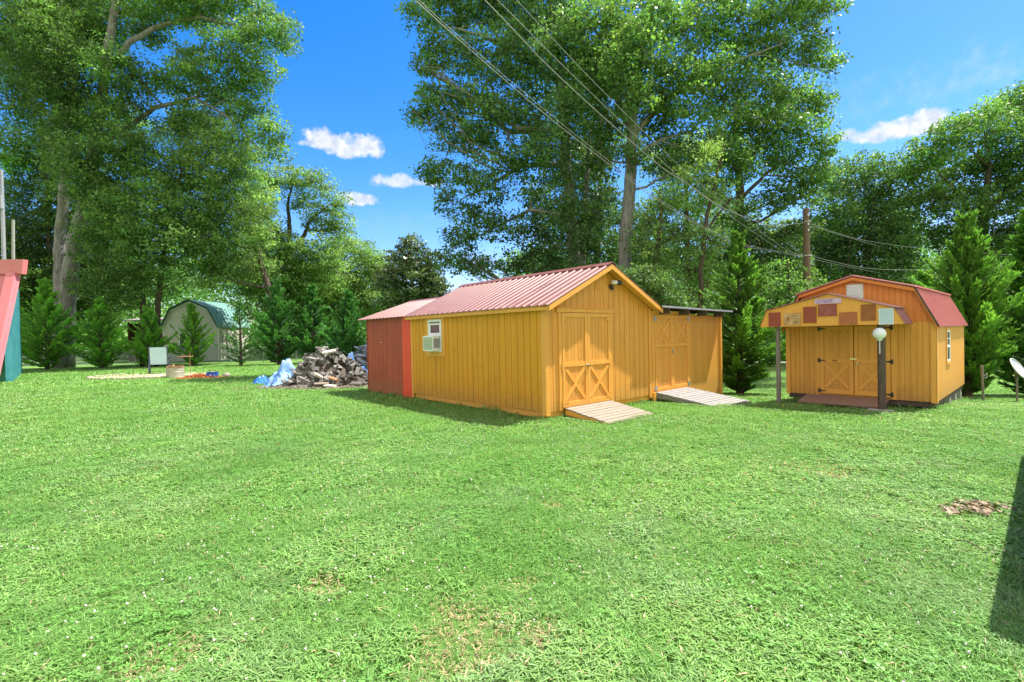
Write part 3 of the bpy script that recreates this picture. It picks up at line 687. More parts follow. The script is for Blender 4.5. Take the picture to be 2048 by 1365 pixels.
# ------------------------------------------------------------------ gambrel shed with the sign-covered porch
def make_shed2():
    r = thing('barn_shed', 'ochre barn-style shed on blocks with red gambrel roof and a porch covered in signs', 'shed', (*S2['o'], 0), S2['yaw'])
    D, W, ZB, ZE, ZK, ZP = 4.75, 2.92, .15, 1.83, 2.62, 2.95      # D along x, W along y
    fr = lambda s, d, z: (-d, s, z)             # front wall, plane x = 0
    sd_ = lambda s, d, z: (s, -d, z)            # right side wall, plane y = 0
    ky = .37
    def top(s):
        s = min(s, W-s)
        return ZE+(ZK-ZE)*s/ky if s < ky else ZK+(ZP-ZK)*(s-ky)/(W/2-ky)
    g = MB(); rect(g, fr, 0, W, ZB, ZE+.05, -.08, 0); siding(g, fr, 0, W, lambda s: ZE+.045, ZB, .105, .010); g.build('front_wall', M['ochre'], r)
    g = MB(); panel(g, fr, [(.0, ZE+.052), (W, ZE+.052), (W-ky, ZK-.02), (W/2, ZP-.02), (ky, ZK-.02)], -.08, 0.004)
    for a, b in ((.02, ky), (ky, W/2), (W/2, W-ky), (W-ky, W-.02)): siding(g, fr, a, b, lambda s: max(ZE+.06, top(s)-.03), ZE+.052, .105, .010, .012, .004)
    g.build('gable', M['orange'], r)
    g = MB(); rect(g, sd_, .09, D, ZB, ZE+.02, -.08, 0); siding(g, sd_, .0, D, lambda s: ZE+.018, ZB, .4, .012, .01); g.build('side_wall', M['ochre'], r)
    g = MB(); g.box(.081, D-.09, W-.08, W, ZB, ZE); g.build('side_wall', M['ochre'], r)
    g = MB(); g.prism([(D-.08, .082, ZB), (D-.08, W-.082, ZB), (D-.08, W-.082, ZE), (D-.08, W-ky, ZK-.02), (D-.08, W/2, ZP-.03), (D-.08, ky, ZK-.02), (D-.08, .082, ZE)], (.079, 0, 0)); g.build('back_wall', M['ochre'], r)
    for a, b in ((-.02, .075), (W-.075, W+.02)):
        g = MB(); rect(g, fr, a, b, ZB-.02, ZE, .0125, .03); g.build('corner_trim', M['ochre_trim'], r)
    g = MB(); rect(g, sd_, -.03, .08, ZB-.02, ZE, .0105, .028); g.build('corner_trim', M['ochre_trim'], r)
    g = MB(); g.box(.02, D-.02, .03, .12, ZB-.12, ZB-.002); g.box(.02, D-.02, W-.12, W-.03, ZB-.12, ZB-.002); g.box(.02, .1, .125, W-.125, ZB-.12, ZB-.002); g.build('floor_skid', M['dark_wood'], r)
    for x, y in ((.25, .1), (2.3, .1), (3.3, .1), (4.3, .1), (4.4, 2.6), (.3, 2.6), (.15, 1.5)):
        p = loc2w(S2, x, y); z = float(gh(p[0], p[1]))
        g = MB(); g.box(x-.10, x+.10, y-.08, y+.12, z-.1, ZB-.122); g.build('block', M['block'], r)
    # gambrel roof sheets, trim
    x0, x1 = -.15, D+.12
    prof = [(-.07, ZE-.06), (ky-.04, ZK+.02), (W/2, ZP+.03), (W-ky+.04, ZK+.02), (W+.07, ZE-.06)]
    for i in range(4):
        a, b = np.array([0, *prof[i]]), np.array([0, *prof[i+1]])
        if i >= 2: a, b = b, a
        e = b-a; ln = np.linalg.norm(e); e /= ln; n = np.cross((1, 0, 0), e) if i < 2 else np.cross(e, (1, 0, 0))
        xs = x0 if i in (0, 3) else x0-.03; ex = 0 if i in (0, 3) else .03
        g = MB(); ribbed(g, np.array([xs, 0, 0])+a-(e*.07 if i in (1, 2) else 0)+n*(.012 if i in (1, 2) else 0), (1, 0, 0), x1-xs+ex, e, ln+(.07 if i in (1, 2) else 0), n, pitch=.23, h=.028, wb=.06, wt=.02)
        g.build('roof_slope', M['red_metal'], r)
    for i in range(4):
        a, b = np.array([x0+.01, *prof[i]]), np.array([x0+.01, *prof[i+1]]); dn = np.array([0, 0, -.09])
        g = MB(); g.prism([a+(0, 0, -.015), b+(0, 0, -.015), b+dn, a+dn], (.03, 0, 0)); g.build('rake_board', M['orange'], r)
        g = MB(); e = (b-a)/np.linalg.norm(b-a); nn = np.cross((1, 0, 0), e); nn = nn/np.linalg.norm(nn)
        if nn[2] < 0: nn = -nn
        g.prism([a-(.02, 0, 0)-nn*.012, b-(.02, 0, 0)-nn*.012, b-(.02, 0, 0)+nn*.022, a-(.02, 0, 0)+nn*.022], (.015, 0, 0)); g.build('drip_edge', M['dark_wood'], r)
    # vent
    g = MB(); rect(g, fr, 1.27, 1.60, 2.46, 2.80, .0165, .035); vo = g.build('gable_vent', M['offwhite'], r)
    g = MB()
    for k in range(7): panel(g, fr, [(1.30, 2.50+k*.04), (1.57, 2.50+k*.04), (1.57, 2.522+k*.04), (1.30, 2.522+k*.04)], .036, .05)
    g.build('vent_slats', M['white'], vo)
    # double doors, each with arched corner brackets and an X brace
    g = MB(); rect(g, fr, .68, .76, ZB, 1.85, .0125, .03); rect(g, fr, 2.17, 2.25, ZB, 1.85, .0125, .03); g.build('door_frame', M['ochre_trim'], r)
    for s0, s1, hs in ((.775, 1.455, .77), (1.475, 2.16, 2.165)):
        o = door_leaf(r, fr, s0, s1, .20, 1.82, 1.0, True, ('ochre', 'ochre_trim'), d=.013, groove=.11, arch=True)
        for z in (.26, 1.0, 1.77):
            h = MB(); sg = 1 if hs < 1 else -1
            panel(h, fr, [(hs-.045*sg, z-.055), (hs-.02*sg, z-.055), (hs+.02*sg, z-.02), (hs+.13*sg, z-.008), (hs+.13*sg, z+.008), (hs+.02*sg, z+.02), (hs-.02*sg, z+.055), (hs-.045*sg, z+.055)], .054, .06)
            h.build('hinge', M['black'], o)
        if hs > 1:
            h = MB(); rect(h, fr, 1.80, 1.90, .985, 1.02, .054, .062); h.build('door_plate', M['sign_rust'], o)
    h = MB(); rect(h, fr, 1.40, 1.54, 1.03, 1.065, .056, .075); h.build('latch', M['brass'], r)
    h = MB(); h.tube([(-.07, 1.43, 1.12), (-.07, 1.43, 1.22)], .008, 8); h.build('hasp', M['brass'], r); h = MB(); h.tube([(-.07, 1.39, .92), (-.07, 1.39, .98)], .03, 10); h.build('padlock', M['brass'], r)
    # side window
    g = MB(); rect(g, sd_, 1.36, 1.42, .88, 1.74, .0105, .03); rect(g, sd_, 1.94, 2.0, .88, 1.74, .0105, .03); rect(g, sd_, 1.42, 1.94, .88, .94, .0105, .035); rect(g, sd_, 1.42, 1.94, 1.68, 1.74, .0105, .03)
    wo = g.build('window', M['ochre_trim'], r)
    g = MB(); rect(g, sd_, 1.425, 1.47, .945, 1.675, .0105, .028); rect(g, sd_, 1.89, 1.935, .945, 1.675, .0105, .028)
    for a, b in ((.945, .985), (1.635, 1.675), (1.28, 1.325), (1.47, 1.485)): rect(g, sd_, 1.47, 1.89, a, b, .0105, .027)
    g.build('window_frame', M['white'], wo)
    g = MB(); rect(g, sd_, 1.47, 1.89, .985, 1.635, .0108, .016); g.build('window_pane', M['glass'], wo)
    # porch: fascia board, its own small red roof, posts
    X = -1.0
    pf = [(.342, 1.84), (.523, 2.19), (1.712, 2.555), (3.047, 2.235), (3.20, 1.84)]
    g = MB(); g.prism([(X, y, z) for y, z in pf], (.03, 0, 0)); g.build('porch_fascia', M['ochre_trim'], r)
    for i in range(4):
        a, b = np.array([0, *pf[i]]), np.array([0, *pf[i+1]])
        if i >= 2: a, b = b, a
        e = b-a; ln = np.linalg.norm(e); e /= ln; n = np.cross((1, 0, 0), e) if i < 2 else np.cross(e, (1, 0, 0))
        xs = X-.02 if i in (0, 3) else X-.05
        up = .012 if i in (1, 2) else .004
        g = MB(); ribbed(g, np.array([xs, 0, 0])+a-e*(.05 if i in (1, 2) else .0)+n*up, (1, 0, 0), -xs-.15-.035 if i in (0, 3) else -xs-.185, e, ln+(.05 if i in (1, 2) else 0), n, pitch=.095, h=.016, wb=.04, wt=.016)
        g.build('porch_roof', M['pink_metal'], r)
    g = MB(); g.box(X+.05, -.02, .40, .45, 1.85, 1.93); g.box(X+.05, -.02, 3.08, 3.13, 1.85, 1.93); g.box(X+.035, X+.095, .455, 3.075, 1.86, 1.98)
    g.build('porch_beam', M['ochre_trim'], r)
    p = loc2w(S2, -.80, 2.86); z = float(gh(p[0], p[1]))
    g = MB(); g.box(-.85, -.77, 2.81, 2.89, z-.1, 1.855); g.build('porch_post', M['grey_post'], r)
    p = loc2w(S2, -.93, .75); z = float(gh(p[0], p[1]))
    g = MB(); g.lathe([(.072, z-.05), (.072, 1.85)], 14, (-.90, .77, 0)); po = g.build('porch_post', M['dark_wood'], r, smooth=False)
    return r
make_shed2()
make_ramp('wooden_ramp', 'low dark brown plank ramp beneath the porch of the barn shed', dict(o=tuple(loc2w(S2, 0, 0)[:2]), yaw=S2['yaw']-math.pi/2), -2.45, -.80, -.04, .16, -.78, .05, M['plank_brown'], M['dark_wood'], pitch=2.0)

def make_porch_lamp():
    p = loc2w(S2, -.93, .76); z = float(gh(p[0], p[1]))
    r = thing('globe_lamp', 'frosted white globe lamp on a thin steel pipe by the porch post', 'lamp', loc2w(S2, -1.06, .77, z), S2['yaw'])
    g = MB(); g.lathe([(.05, 1.50-z)]+[(.122*math.sin(t), 1.65-z-.122*math.cos(t)) for t in np.linspace(.4, 3.1, 12)], 24); g.build('globe', M['globe'], r, smooth=True)
    g = MB(); g.tube([(0, 0, 1.22-z), (0, 0, 1.51-z)], .013, 8); g.tube([(0, 0, 1.26-z), (.08, 0, 1.26-z)], .01, 6); g.build('pipe', M['steel'], r)
    g = MB(); g.box(-.10, .16, -.22, .22, .01, .05); g.build('base_slab', M['block'], r)
make_porch_lamp()

# signs on the porch fascia (front plane x = -1.0)
FONT = {'L': [(0, 1, 0, 0), (0, 0, 1, 0)], 'E': [(0, 0, 0, 1), (0, 1, 1, 1), (0, .5, .8, .5), (0, 0, 1, 0)], 'I': [(.5, 0, .5, 1)], 'S': [(1, 1, 0, 1), (0, 1, 0, .5), (0, .5, 1, .5), (1, .5, 1, 0), (1, 0, 0, 0)],
        'U': [(0, 1, 0, 0), (0, 0, 1, 0), (1, 0, 1, 1)], 'R': [(0, 0, 0, 1), (0, 1, 1, 1), (1, 1, 1, .5), (1, .5, 0, .5), (.4, .5, 1, 0)]}
def make_sign(label, y0, y1, z0, z1, mat, fmat=None, name='wall_sign', extra=None):
    r = thing(name, label, 'sign', loc2w(S2, -1.002, (y0+y1)/2, (z0+z1)/2), S2['yaw'], 'signs on the porch front')
    a, b = (y1-y0)/2, (z1-z0)/2
    g = MB(); g.box(-.018, -.001, -a, a, -b, b); g.build('board', mat, r)
    if fmat:
        g = MB(); t = .012
        g.box(-.024, -.0185, -a, -a+t, -b, b); g.box(-.024, -.0185, a-t, a, -b, b); g.box(-.024, -.0185, -a+t, a-t, -b, -b+t); g.box(-.024, -.0185, -a+t, a-t, b-t, b); g.build('border', fmat, r)
    if extra: extra(r, a, b)
def x_text(r, a, b):
    g = MB(); word = 'LEISURE'; h = b*1.15; w = h*.5; st = w*1.42; y = a-.035
    for ch in word:
        for u0, v0, u1, v1 in FONT[ch]:
            g.bar((-.0215, y-u0*w, -h/2+v0*h), (-.0215, y-u1*w, -h/2+v1*h+1e-4), .004, .014, (0, 1, 0) if abs(u0-u1) < .01 else (0, 0, 1))
        y -= st
    g.build('lettering', M['violet'], r)
def x_tan(r, a, b):
    g = MB(); g.prism([(-.0195, a*.62, b*.3), (-.0195, a*.35, b*.35), (-.0195, a*.45, -b*.45)], (-.003, 0, 0)); g.build('emblem', M['sign_brown'], r)
    g = MB()
    for k, (u0, u1, v) in enumerate(((-.1, -.75, -.05), (-.15, -.8, -.42), (-.1, -.7, -.62), (-.05, -.5, .45))): g.box(-.021, -.0185, a*u1, a*u0, b*v, b*v+.012)
    g.build('lettering', M['sign_ink'], r)
def x_pale(r, a, b):
    g = MB()
    for k in range(5): g.box(-.021, -.0185, -a*.6, a*.6, b*(.5-k*.25), b*(.5-k*.25)+.006)
    g.build('lettering', M['sling'], r)
make_sign('maroon square sign at the far left end of the porch front', 2.717, 2.985, 1.85, 2.19, M['sign_red'])
make_sign('faded tan sign with dark marks, second from the left on the porch', 2.278, 2.646, 1.88, 2.155, M['sign_tan'], extra=x_tan)
make_sign('dark maroon upright sign, third from the left on the porch', 1.955, 2.221, 1.915, 2.285, M['sign_red'], M['sign_brown'])
make_sign('plum coloured wide sign just below the lilac name board', 1.553, 1.913, 2.058, 2.318, M['sign_plum'], M['sign_red'])
make_sign('rust red wide sign low on the porch above the door gap', 1.172, 1.507, 1.855, 2.128, M['sign_rust'])
make_sign('dull brown upright sign between the rust red and pale blue signs', .839, 1.101, 1.93, 2.275, M['sign_brown'])
make_sign('pale blue framed notice at the right end of the porch front', .535, .787, 1.838, 2.175, M['sign_pale'], M['white'], extra=x_pale)
make_sign('narrow lilac name board with violet letters under the porch peak', 1.46, 1.982, 2.335, 2.455, M['lilac'], M['lilac'], extra=x_text)

# ------------------------------------------------------------------ small things around the sheds
def small_things():
    p = gp(1967, 806)
    r = thing('wooden_post', 'slim weathered stake standing alone right of the barn shed', 'post', p)
    MB().tube([(0, 0, -.1), (-.02, 0, .55), (-.03, 0, 1.0)], [.028, .03, .036], 10).build('stake', M['grey_post'], r)
    MB().tube([(.03, -.0, .72), (.10, .0, .80), (.11, 0, .70), (.05, 0, .66)], .008, 6).build('wire_hook', M['steel'], r)
    p = gp(2034, 806)
    r = thing('satellite_dish', 'grey oval satellite dish tilted upward on a thin post at the right edge', 'satellite dish', p)
    MB().tube([(0, 0, -.1), (0, 0, .70)], .024, 10).build('mast', M['grey_post'], r)
    g = MB(); n = 28; rings = 6; vs = []; fs = []
    for k in range(rings+1):
        q = k/rings
        for i in range(n):
            t = 2*math.pi*i/n; vs.append((.26*q*math.cos(t), .33*q*math.sin(t), .07*q*q))
    m_ = len(vs); vs += [(x, y, z-.012) for x, y, z in vs]
    for k in range(rings):
        for i in range(n):
            j = (i+1) % n; fs.append((k*n+i, k*n+j, (k+1)*n+j, (k+1)*n+i)); fs.append((m_+k*n+j, m_+k*n+i, m_+(k+1)*n+i, m_+(k+1)*n+j))
    for i in range(n): j = (i+1) % n; fs.append((rings*n+i, rings*n+j, m_+rings*n+j, m_+rings*n+i))
    g.add(vs, fs); d = g.build('reflector', M['dish'], r, smooth=True); d.location = (-.05, -.03, .90); d.rotation_euler = (math.radians(52), math.radians(28), math.radians(8))
    g = MB(); g.tube([(.26*math.cos(t)*1.0, .33*math.sin(t), .07) for t in np.linspace(0, 2*math.pi, 33)], .010, 6, cap=False); e = g.build('rim', M['white'], d)
    MB().tube([(0, 0, .66), (0, .03, .80), (-.03, .03, .86)], .03, 8).build('bracket', M['grey_dark'], r)
    MB().tube([(-.02, -.05, .68), (.16, -.36, .86)], .012, 6).build('feed_arm', M['grey_dark'], r)
    # assumed unseen trailer off the right edge, placed to cast the lawn shadow
    d = np.array([.737, .676]); nr = np.array([.676, -.737])
    b0 = np.array([2.66, 2.80])+d*.62+nr*.245
    r = thing('shadow_caster', 'assumed white trailer out of view, placed to cast the shadow at the right edge of the lawn', 'trailer', (*b0, 0), math.atan2(d[1], d[0]))
    g = MB(); L_, Wd, zb, zt, c = 5.4, 2.1, .42, 1.42, .14
    sec = [(0, zb), (0, zt-c), (-c*.3, zt-c*.3), (-c, zt), (-Wd+c, zt), (-Wd, zt-c), (-Wd, zb)]
    g.prism([(0, y, z) for y, z in sec], (L_, 0, 0)); g.build('body', M['trailer'], r)
    g = MB(); g.box(.05, L_-.05, -Wd+.05, -.05, zb-.06, zb-.003); g.build('chassis', M['grey_dark'], r)
    for x in (2.2, 3.1):
        g = MB(); g.tube([(x, -.06, .31), (x, -.26, .31)], .31, 20); wl = g.build('wheel', M['rubber'], r)
        MB().tube([(x, -.045, .31), (x, -.055, .31)], .17, 16).build('rim', M['steel'], wl)
    for x in (.3, L_-.3): MB().box(x-.04, x+.04, -.16, -.08, -.02, zb-.062).build('jack_stand', M['rust'], r)
    # stick in the grass
    g = MB(); a, b = gp(1905, 1090), gp(1998, 1120)
    pts = [a*(1-t)+b*t+np.array([0, 0, .035+.03*math.sin(t*5)]) for t in np.linspace(0, 1, 7)]
    o = g.tube(pts, [.003, .004, .004, .005, .005, .004, .003], 6).build('stick', M['dark_wood']); tag(o, 'thin dark stick lying in the grass near the leaf heap', 'stick')
small_things()

# ------------------------------------------------------------------ utility pole and cables
def make_pole_and_cables():
    PX, PY = float(at(1613, 500, 24.5)[0]), 24.5
    base = float(gh(PX, PY)); base_ = np.array([PX, PY, base])
    r = thing('utility_pole', 'tall brown wooden utility pole rising behind the barn shed', 'utility pole', base_)
    ztop = float(at(1613, 418, PY)[2])-base
    MB().tube([(0, 0, -.3), (0, 0, ztop*.5), (0, 0, ztop)], [.185, .165, .13], 16).build('shaft', M['pole_wood'], r)
    za = float(at(1613, 444, PY)[2])-base; zb_ = float(at(1613, 512, PY)[2])-base
    MB().tube([(-.16, -.12, za), (.16, -.12, za)], .02, 8).build('cross_bolt', M['steel'], r)
    MB().tube([(-.2, -.14, zb_), (.2, -.14, zb_)], .02, 8).build('cross_bolt', M['steel'], r)
    for z in (za+.3, za-.15, za-.45): MB().box(-.03, .03, -.19, -.13, z-.05, z+.05).build('bracket', M['steel'], r)
    for z in (za-.4, zb_-.3): MB().tube([(.2+.12*math.cos(t), -.1, z+.16*math.sin(t)) for t in np.linspace(2.6, 7.2, 12)], .014, 6).build('cable_loop', M['cable'], r)
    def cable(label, pts, target, rad, ext=None, group='overhead cables on the pole'):
        # every cable hangs in the vertical plane from the pole towards 'target'
        tx, ty = target; rad = rad*.85; n = np.array([-(ty-PY), tx-PX, 0.]); n /= np.linalg.norm(n)
        P = [on_plane(px, py, (PX, PY, 0), n) for px, py in pts]
        if ext: d = P[-1]-P[-2]; d /= np.linalg.norm(d); P.append(P[-1]+d*ext)
        out = []
        for i in range(len(P)-1):                # Catmull-Rom through the hanging points
            p0, p1, p2, p3 = P[max(i-1, 0)], P[i], P[i+1], P[min(i+2, len(P)-1)]
            for t in np.linspace(0, 1, 10, endpoint=(i == len(P)-2)):
                out.append(.5*((2*p1)+(-p0+p2)*t+(2*p0-5*p1+4*p2-p3)*t*t+(-p0+3*p1-3*p2+p3)*t**3))
        o = MB().tube(out, rad, 6).build('overhead_cable', M['cable']); tag(o, label, 'cable', group)
    tA = at(829, 0, 8.2); tB = at(969, 0, 8.2); tC = at(994, 0, 8.3); tD = at(1032, 0, 8.4)
    cable('lowest left cable, crossing the sky and trees to the lower pole bracket', [(1608, 513), (1540, 503), (1462, 484), (1335, 414), (1214, 326), (1084, 224), (921, 83), (829, 0)], tA[:2], .009, 5)
    cable('twin cable running just above the lowest left cable', [(1606, 510), (1538, 500), (1462, 480), (1335, 409), (1216, 321), (1088, 219), (925, 80), (836, 0)], tA[:2]+np.array([.1, 0]), .006, 5)
    cable('thick twisted cable climbing left from the top bracket of the pole', [(1609, 446), (1544, 451), (1500, 438), (1442, 414), (1376, 369), (1312, 326), (1128, 163), (969, 0)], tB[:2], .0115, 5)
    cable('middle left cable just right of the thick twisted one', [(1606, 514), (1570, 505), (1500, 460), (1442, 418), (1355, 351), (1161, 166), (994, 0)], tC[:2], .0085, 5)
    cable('uppermost left cable, rightmost at the top of the picture', [(1606, 512), (1570, 498), (1500, 447), (1415, 381), (1343, 317), (1204, 181), (1032, 0)], tD[:2], .0075, 5)
    R = at(2048, 512, 25.5)
    cable('top right cable sagging from the pole to the right edge', [(1617, 444), (1660, 462), (1739, 483), (1878, 501), (2048, 512)], R[:2], .009, 12)
    cable('lower right cable running nearly level to the right edge', [(1617, 511), (1680, 527), (1746, 538), (1838, 540), (2048, 534)], R[:2], .012, 12)
    K = at(1845, 518, 40)
    cable('upper right cable dropping away into the trees behind', [(1617, 447), (1660, 464), (1730, 485), (1845, 518)], K[:2], .012, 6)
    cable('lowest right cable sloping down behind the barn shed', [(1619, 517), (1700, 535), (1825, 559)], K[:2]+np.array([1, 0]), .010, 6)
make_pole_and_cables()

# ------------------------------------------------------------------ left edge: teal barn with red slope, pole, post
def left_edge():
    Y = 20.
    A = at(8, 763, 23.6)
    r = thing('teal_barn', 'teal metal barn with a steep pinkish red roof slope cut off by the left edge', 'barn', (0, 0, 0))
    # end wall, seen nearly edge-on, with ribs
    c0 = at(13, 700, 23.6); c1 = at(35, 700, 30.5); d = c1-c0; d[2] = 0; ln = np.linalg.norm(d); d /= ln
    nrm = np.array([d[1], -d[0], 0]); o = np.array([c0[0], c0[1], -.1])
    zt = float(at(40, 562, 27)[2])
    g = MB(); ribbed(g, o, d, ln, (0, 0, 1), zt, nrm, pitch=1.1, h=.18, wb=.5, wt=.25, th=.05); g.build('end_wall', M['teal'], r)
    g = MB(); q = o-d*.05; g.box(q[0]-14, q[0]-.02, q[1]-.06, q[1], -.1, 2.6); g.build('front_wall', M['teal'], r)
    # red steep slope in front, its rake running down to the lower left
    T = at(37, 548, 23.0); Bm = at(-6, 752, 21.0)
    off = np.array([-14., 0, 0])
    g = MB(); th = np.array([.0, .12, -.02]); g.prism([T+off, T, Bm, Bm+off], th); g.build('roof_slope', M['rose_metal'], r)
    g = MB(); f3 = np.array([0, -.16, .05]); w = np.array([-.42, 0, 0]); g.prism([T+f3, Bm+f3, Bm+f3+w, T+f3+w], (0, .15, -.05)); g.build('rake_trim', M['rose_metal'], r)
    T2 = at(43, 548, 22.9); T3 = at(46, 519, 22.9)
    g = MB(); g.prism([T2, T3, T3+off+(0, 0, .15), T2+off+(0, 0, .15)], (0, .25, 0)); g.build('fascia', M['rose_metal'], r)
    # pole and electrical box
    p = at(8, 560, 27); p[2] = 0
    r = thing('utility_pole', 'grey pole with a metal meter box rising above the teal barn', 'utility pole', p)
    zt = float(at(10, 340, 27)[2])
    MB().tube([(0, 0, -.2), (.05, 0, 8), (.07, 0, zt)], [.10, .09, .07], 12).build('shaft', M['drip'], r)
    z0, z1 = float(at(8, 420, 27)[2]), float(at(8, 393, 27)[2])
    MB().box(-.35, .32, -.32, -.14, z0, z1).build('meter_box', M['drip'], r)
    MB().tube([(.1, -.2, z1), (.12, -.2, zt-.1)], .06, 8).build('conduit', M['steel'], r)
    p = at(25, 600, 29); p[2] = 0
    r = thing('wooden_post', 'bare round wooden post beside the grey pole at the left edge', 'post', p)
    zt = float(at(33, 440, 29)[2]); MB().tube([(-.1, 0, -.2), (.2, 0, zt)], [.09, .075], 12).build('shaft', M['block'], r)
left_edge()

# ------------------------------------------------------------------ barn with the green roof, brown shed, fences
def far_buildings():
    Y = 44.; xl, xr = float(at(326, 700, Y)[0]), float(at(438, 700, Y)[0]); W = xr-xl; L_ = 5.2
    r = thing('gambrel_barn', 'taupe gambrel shed with green metal roof behind the young conifers', 'shed', (xl, Y, 0))
    ze = float(at(440, 652, Y)[2]); zk = float(at(423, 618, Y)[2]); zp = float(at(383, 601, Y)[2]); k = .8
    pf = [(0, ze), (k, zk), (W/2, zp), (W-k, zk), (W, ze)]
    MB().prism([(0, 0, -.1), (W, 0, -.1)]+[(x, 0, z) for x, z in pf[::-1]], (0, .1, 0)).build('front_wall', M['taupe'], r)
    g = MB(); g.box(W-.1, W, .101, L_, -.1, ze); siding(g, lambda s, d, z: (W+d, s, z), .1, L_, lambda s: ze-.02, .0, .4, .03, .02); g.build('side_wall', M['pale_siding'], r)
    MB().box(0, .1, .101, L_, -.1, ze).build('side_wall', M['taupe'], r)
    for i in range(4):
        a, b = np.array([pf[i][0], 0, pf[i][1]]), np.array([pf[i+1][0], 0, pf[i+1][1]])
        if i == 0: a = a-(b-a)*.1
        if i == 3: b = b+(b-a)*.1
        if i >= 2: a, b = b, a
        e = b-a; ln = np.linalg.norm(e); e /= ln; n = np.cross(e, (0, 1, 0)) if i < 2 else np.cross((0, 1, 0), e); n *= np.sign(n[2])
        g = MB(); ribbed(g, a+np.array([0, -.25, 0])+n*.06, (0, 1, 0), L_+.5, e, ln, n, pitch=.5, h=.05, wb=.14, wt=.06, th=.03); g.build('roof_slope', M['green_roof'], r)
        g = MB(); g.prism([a+(0, -.26, -.04), b+(0, -.26, -.04), b+(0, -.26, .10), a+(0, -.26, .10)], (0, -.03, 0)); g.build('rake_trim', M['dark_green'], r)
        g = MB(); g.prism([a+(0, -.03, -.20), b+(0, -.03, -.20), b+(0, -.03, -.06), a+(0, -.03, -.06)], (0, -.04, 0)); g.build('trim_board', M['white'], r)
    MB().box(W-.05, W+.06, -.07, .07, -.1, ze).build('corner_trim', M['white'], r)
    MB().box(W/2-.5, W/2+.5, -.02, -.002, zk-.05, zk-.02).build('joint_strip', M['white'], r)
    x = float(at(370, 670, Y)[0])-xl
    w = MB().box(x-.55, x+.55, -.05, -.003, 1.0, 2.6).build('window', M['white'], r); MB().box(x-.42, x+.42, -.06, -.051, 1.12, 2.48).build('window_pane', M['glass'], w)
    MB().box(W/2-.3, W/2+.3, -.03, -.003, zp-.8, zp-.4).build('gable_vent', M['drip'], r)
    # brown low shed
    a = at(258, 700, 46); b = at(333, 700, 46)
    r = thing('brown_outbuilding', 'low brown open-fronted outbuilding with grey roof left of the taupe shed', 'outbuilding', (float(a[0]), 46, 0)); W = float(b[0]-a[0])
    z1 = float(at(300, 640, 46)[2])
    MB().box(0, W, 1.5, 1.6, -.1, z1-.3).build('back_wall', M['brown_wall'], r); MB().box(0, .1, 0, 1.5, -.1, z1-.3).build('side_wall', M['brown_wall'], r)
    for x in (.05, W*.5, W-.15): MB().box(x, x+.14, -.16, -.02, -.1, z1-.2).build('post', M['brown_wall'], r)
    MB().box(.2, W*.45, -.0, .1, -.1, 1.6).build('panel', M['rust'], r)
    MB().prism([(-.3, -.5, z1-.12), (W+.3, -.5, z1-.12), (W+.3, 2, z1+.2), (-.3, 2, z1+.2)], (0, 0, .1)).build('roof', M['grey_roof'], r)
    # chain-link fences
    def fence(p0, p1, label, h=1.2, step=2.6):
        p0, p1 = np.array(p0, float), np.array(p1, float); d = p1-p0; ln = np.linalg.norm(d); d /= ln
        r = thing('chain_link_fence', label, 'fence', (p0[0], p0[1], 0), math.atan2(d[1], d[0]))
        gz = lambda s: float(gh(p0[0]+d[0]*s, p0[1]+d[1]*s))
        s = 0
        while s < ln: MB().tube([(s, 0, gz(s)-.1), (s, 0, gz(s)+h+.05)], .03, 8).build('post', M['steel'], r); s += step
        MB().tube([(t, 0, gz(t)+h) for t in np.linspace(0, ln, 12)], .022, 8).build('top_rail', M['steel'], r)
        g = MB(); st = .11; s = -h
        while s < ln:
            for sg in (0, 1):
                a_, b_ = (max(s, 0), max(0, -s)), (min(s+h, ln), min(h, ln-s))
                if sg: a_, b_ = (a_[0], h-a_[1]), (b_[0], h-b_[1])
                g.bar((a_[0], .002*sg, gz(a_[0])+a_[1]), (b_[0], .002*sg, gz(b_[0])+b_[1]), .006, .008)
            s += st
        g.build('wire_mesh', M['steel'], r)
    fence((-40, 39.3), (-7, 37.2), 'long chain-link fence behind the row of young conifers')
    fence((6.5, 20.6), (13.5, 19.2), 'short chain-link fence seen between the big conifer and barn shed')
far_buildings()

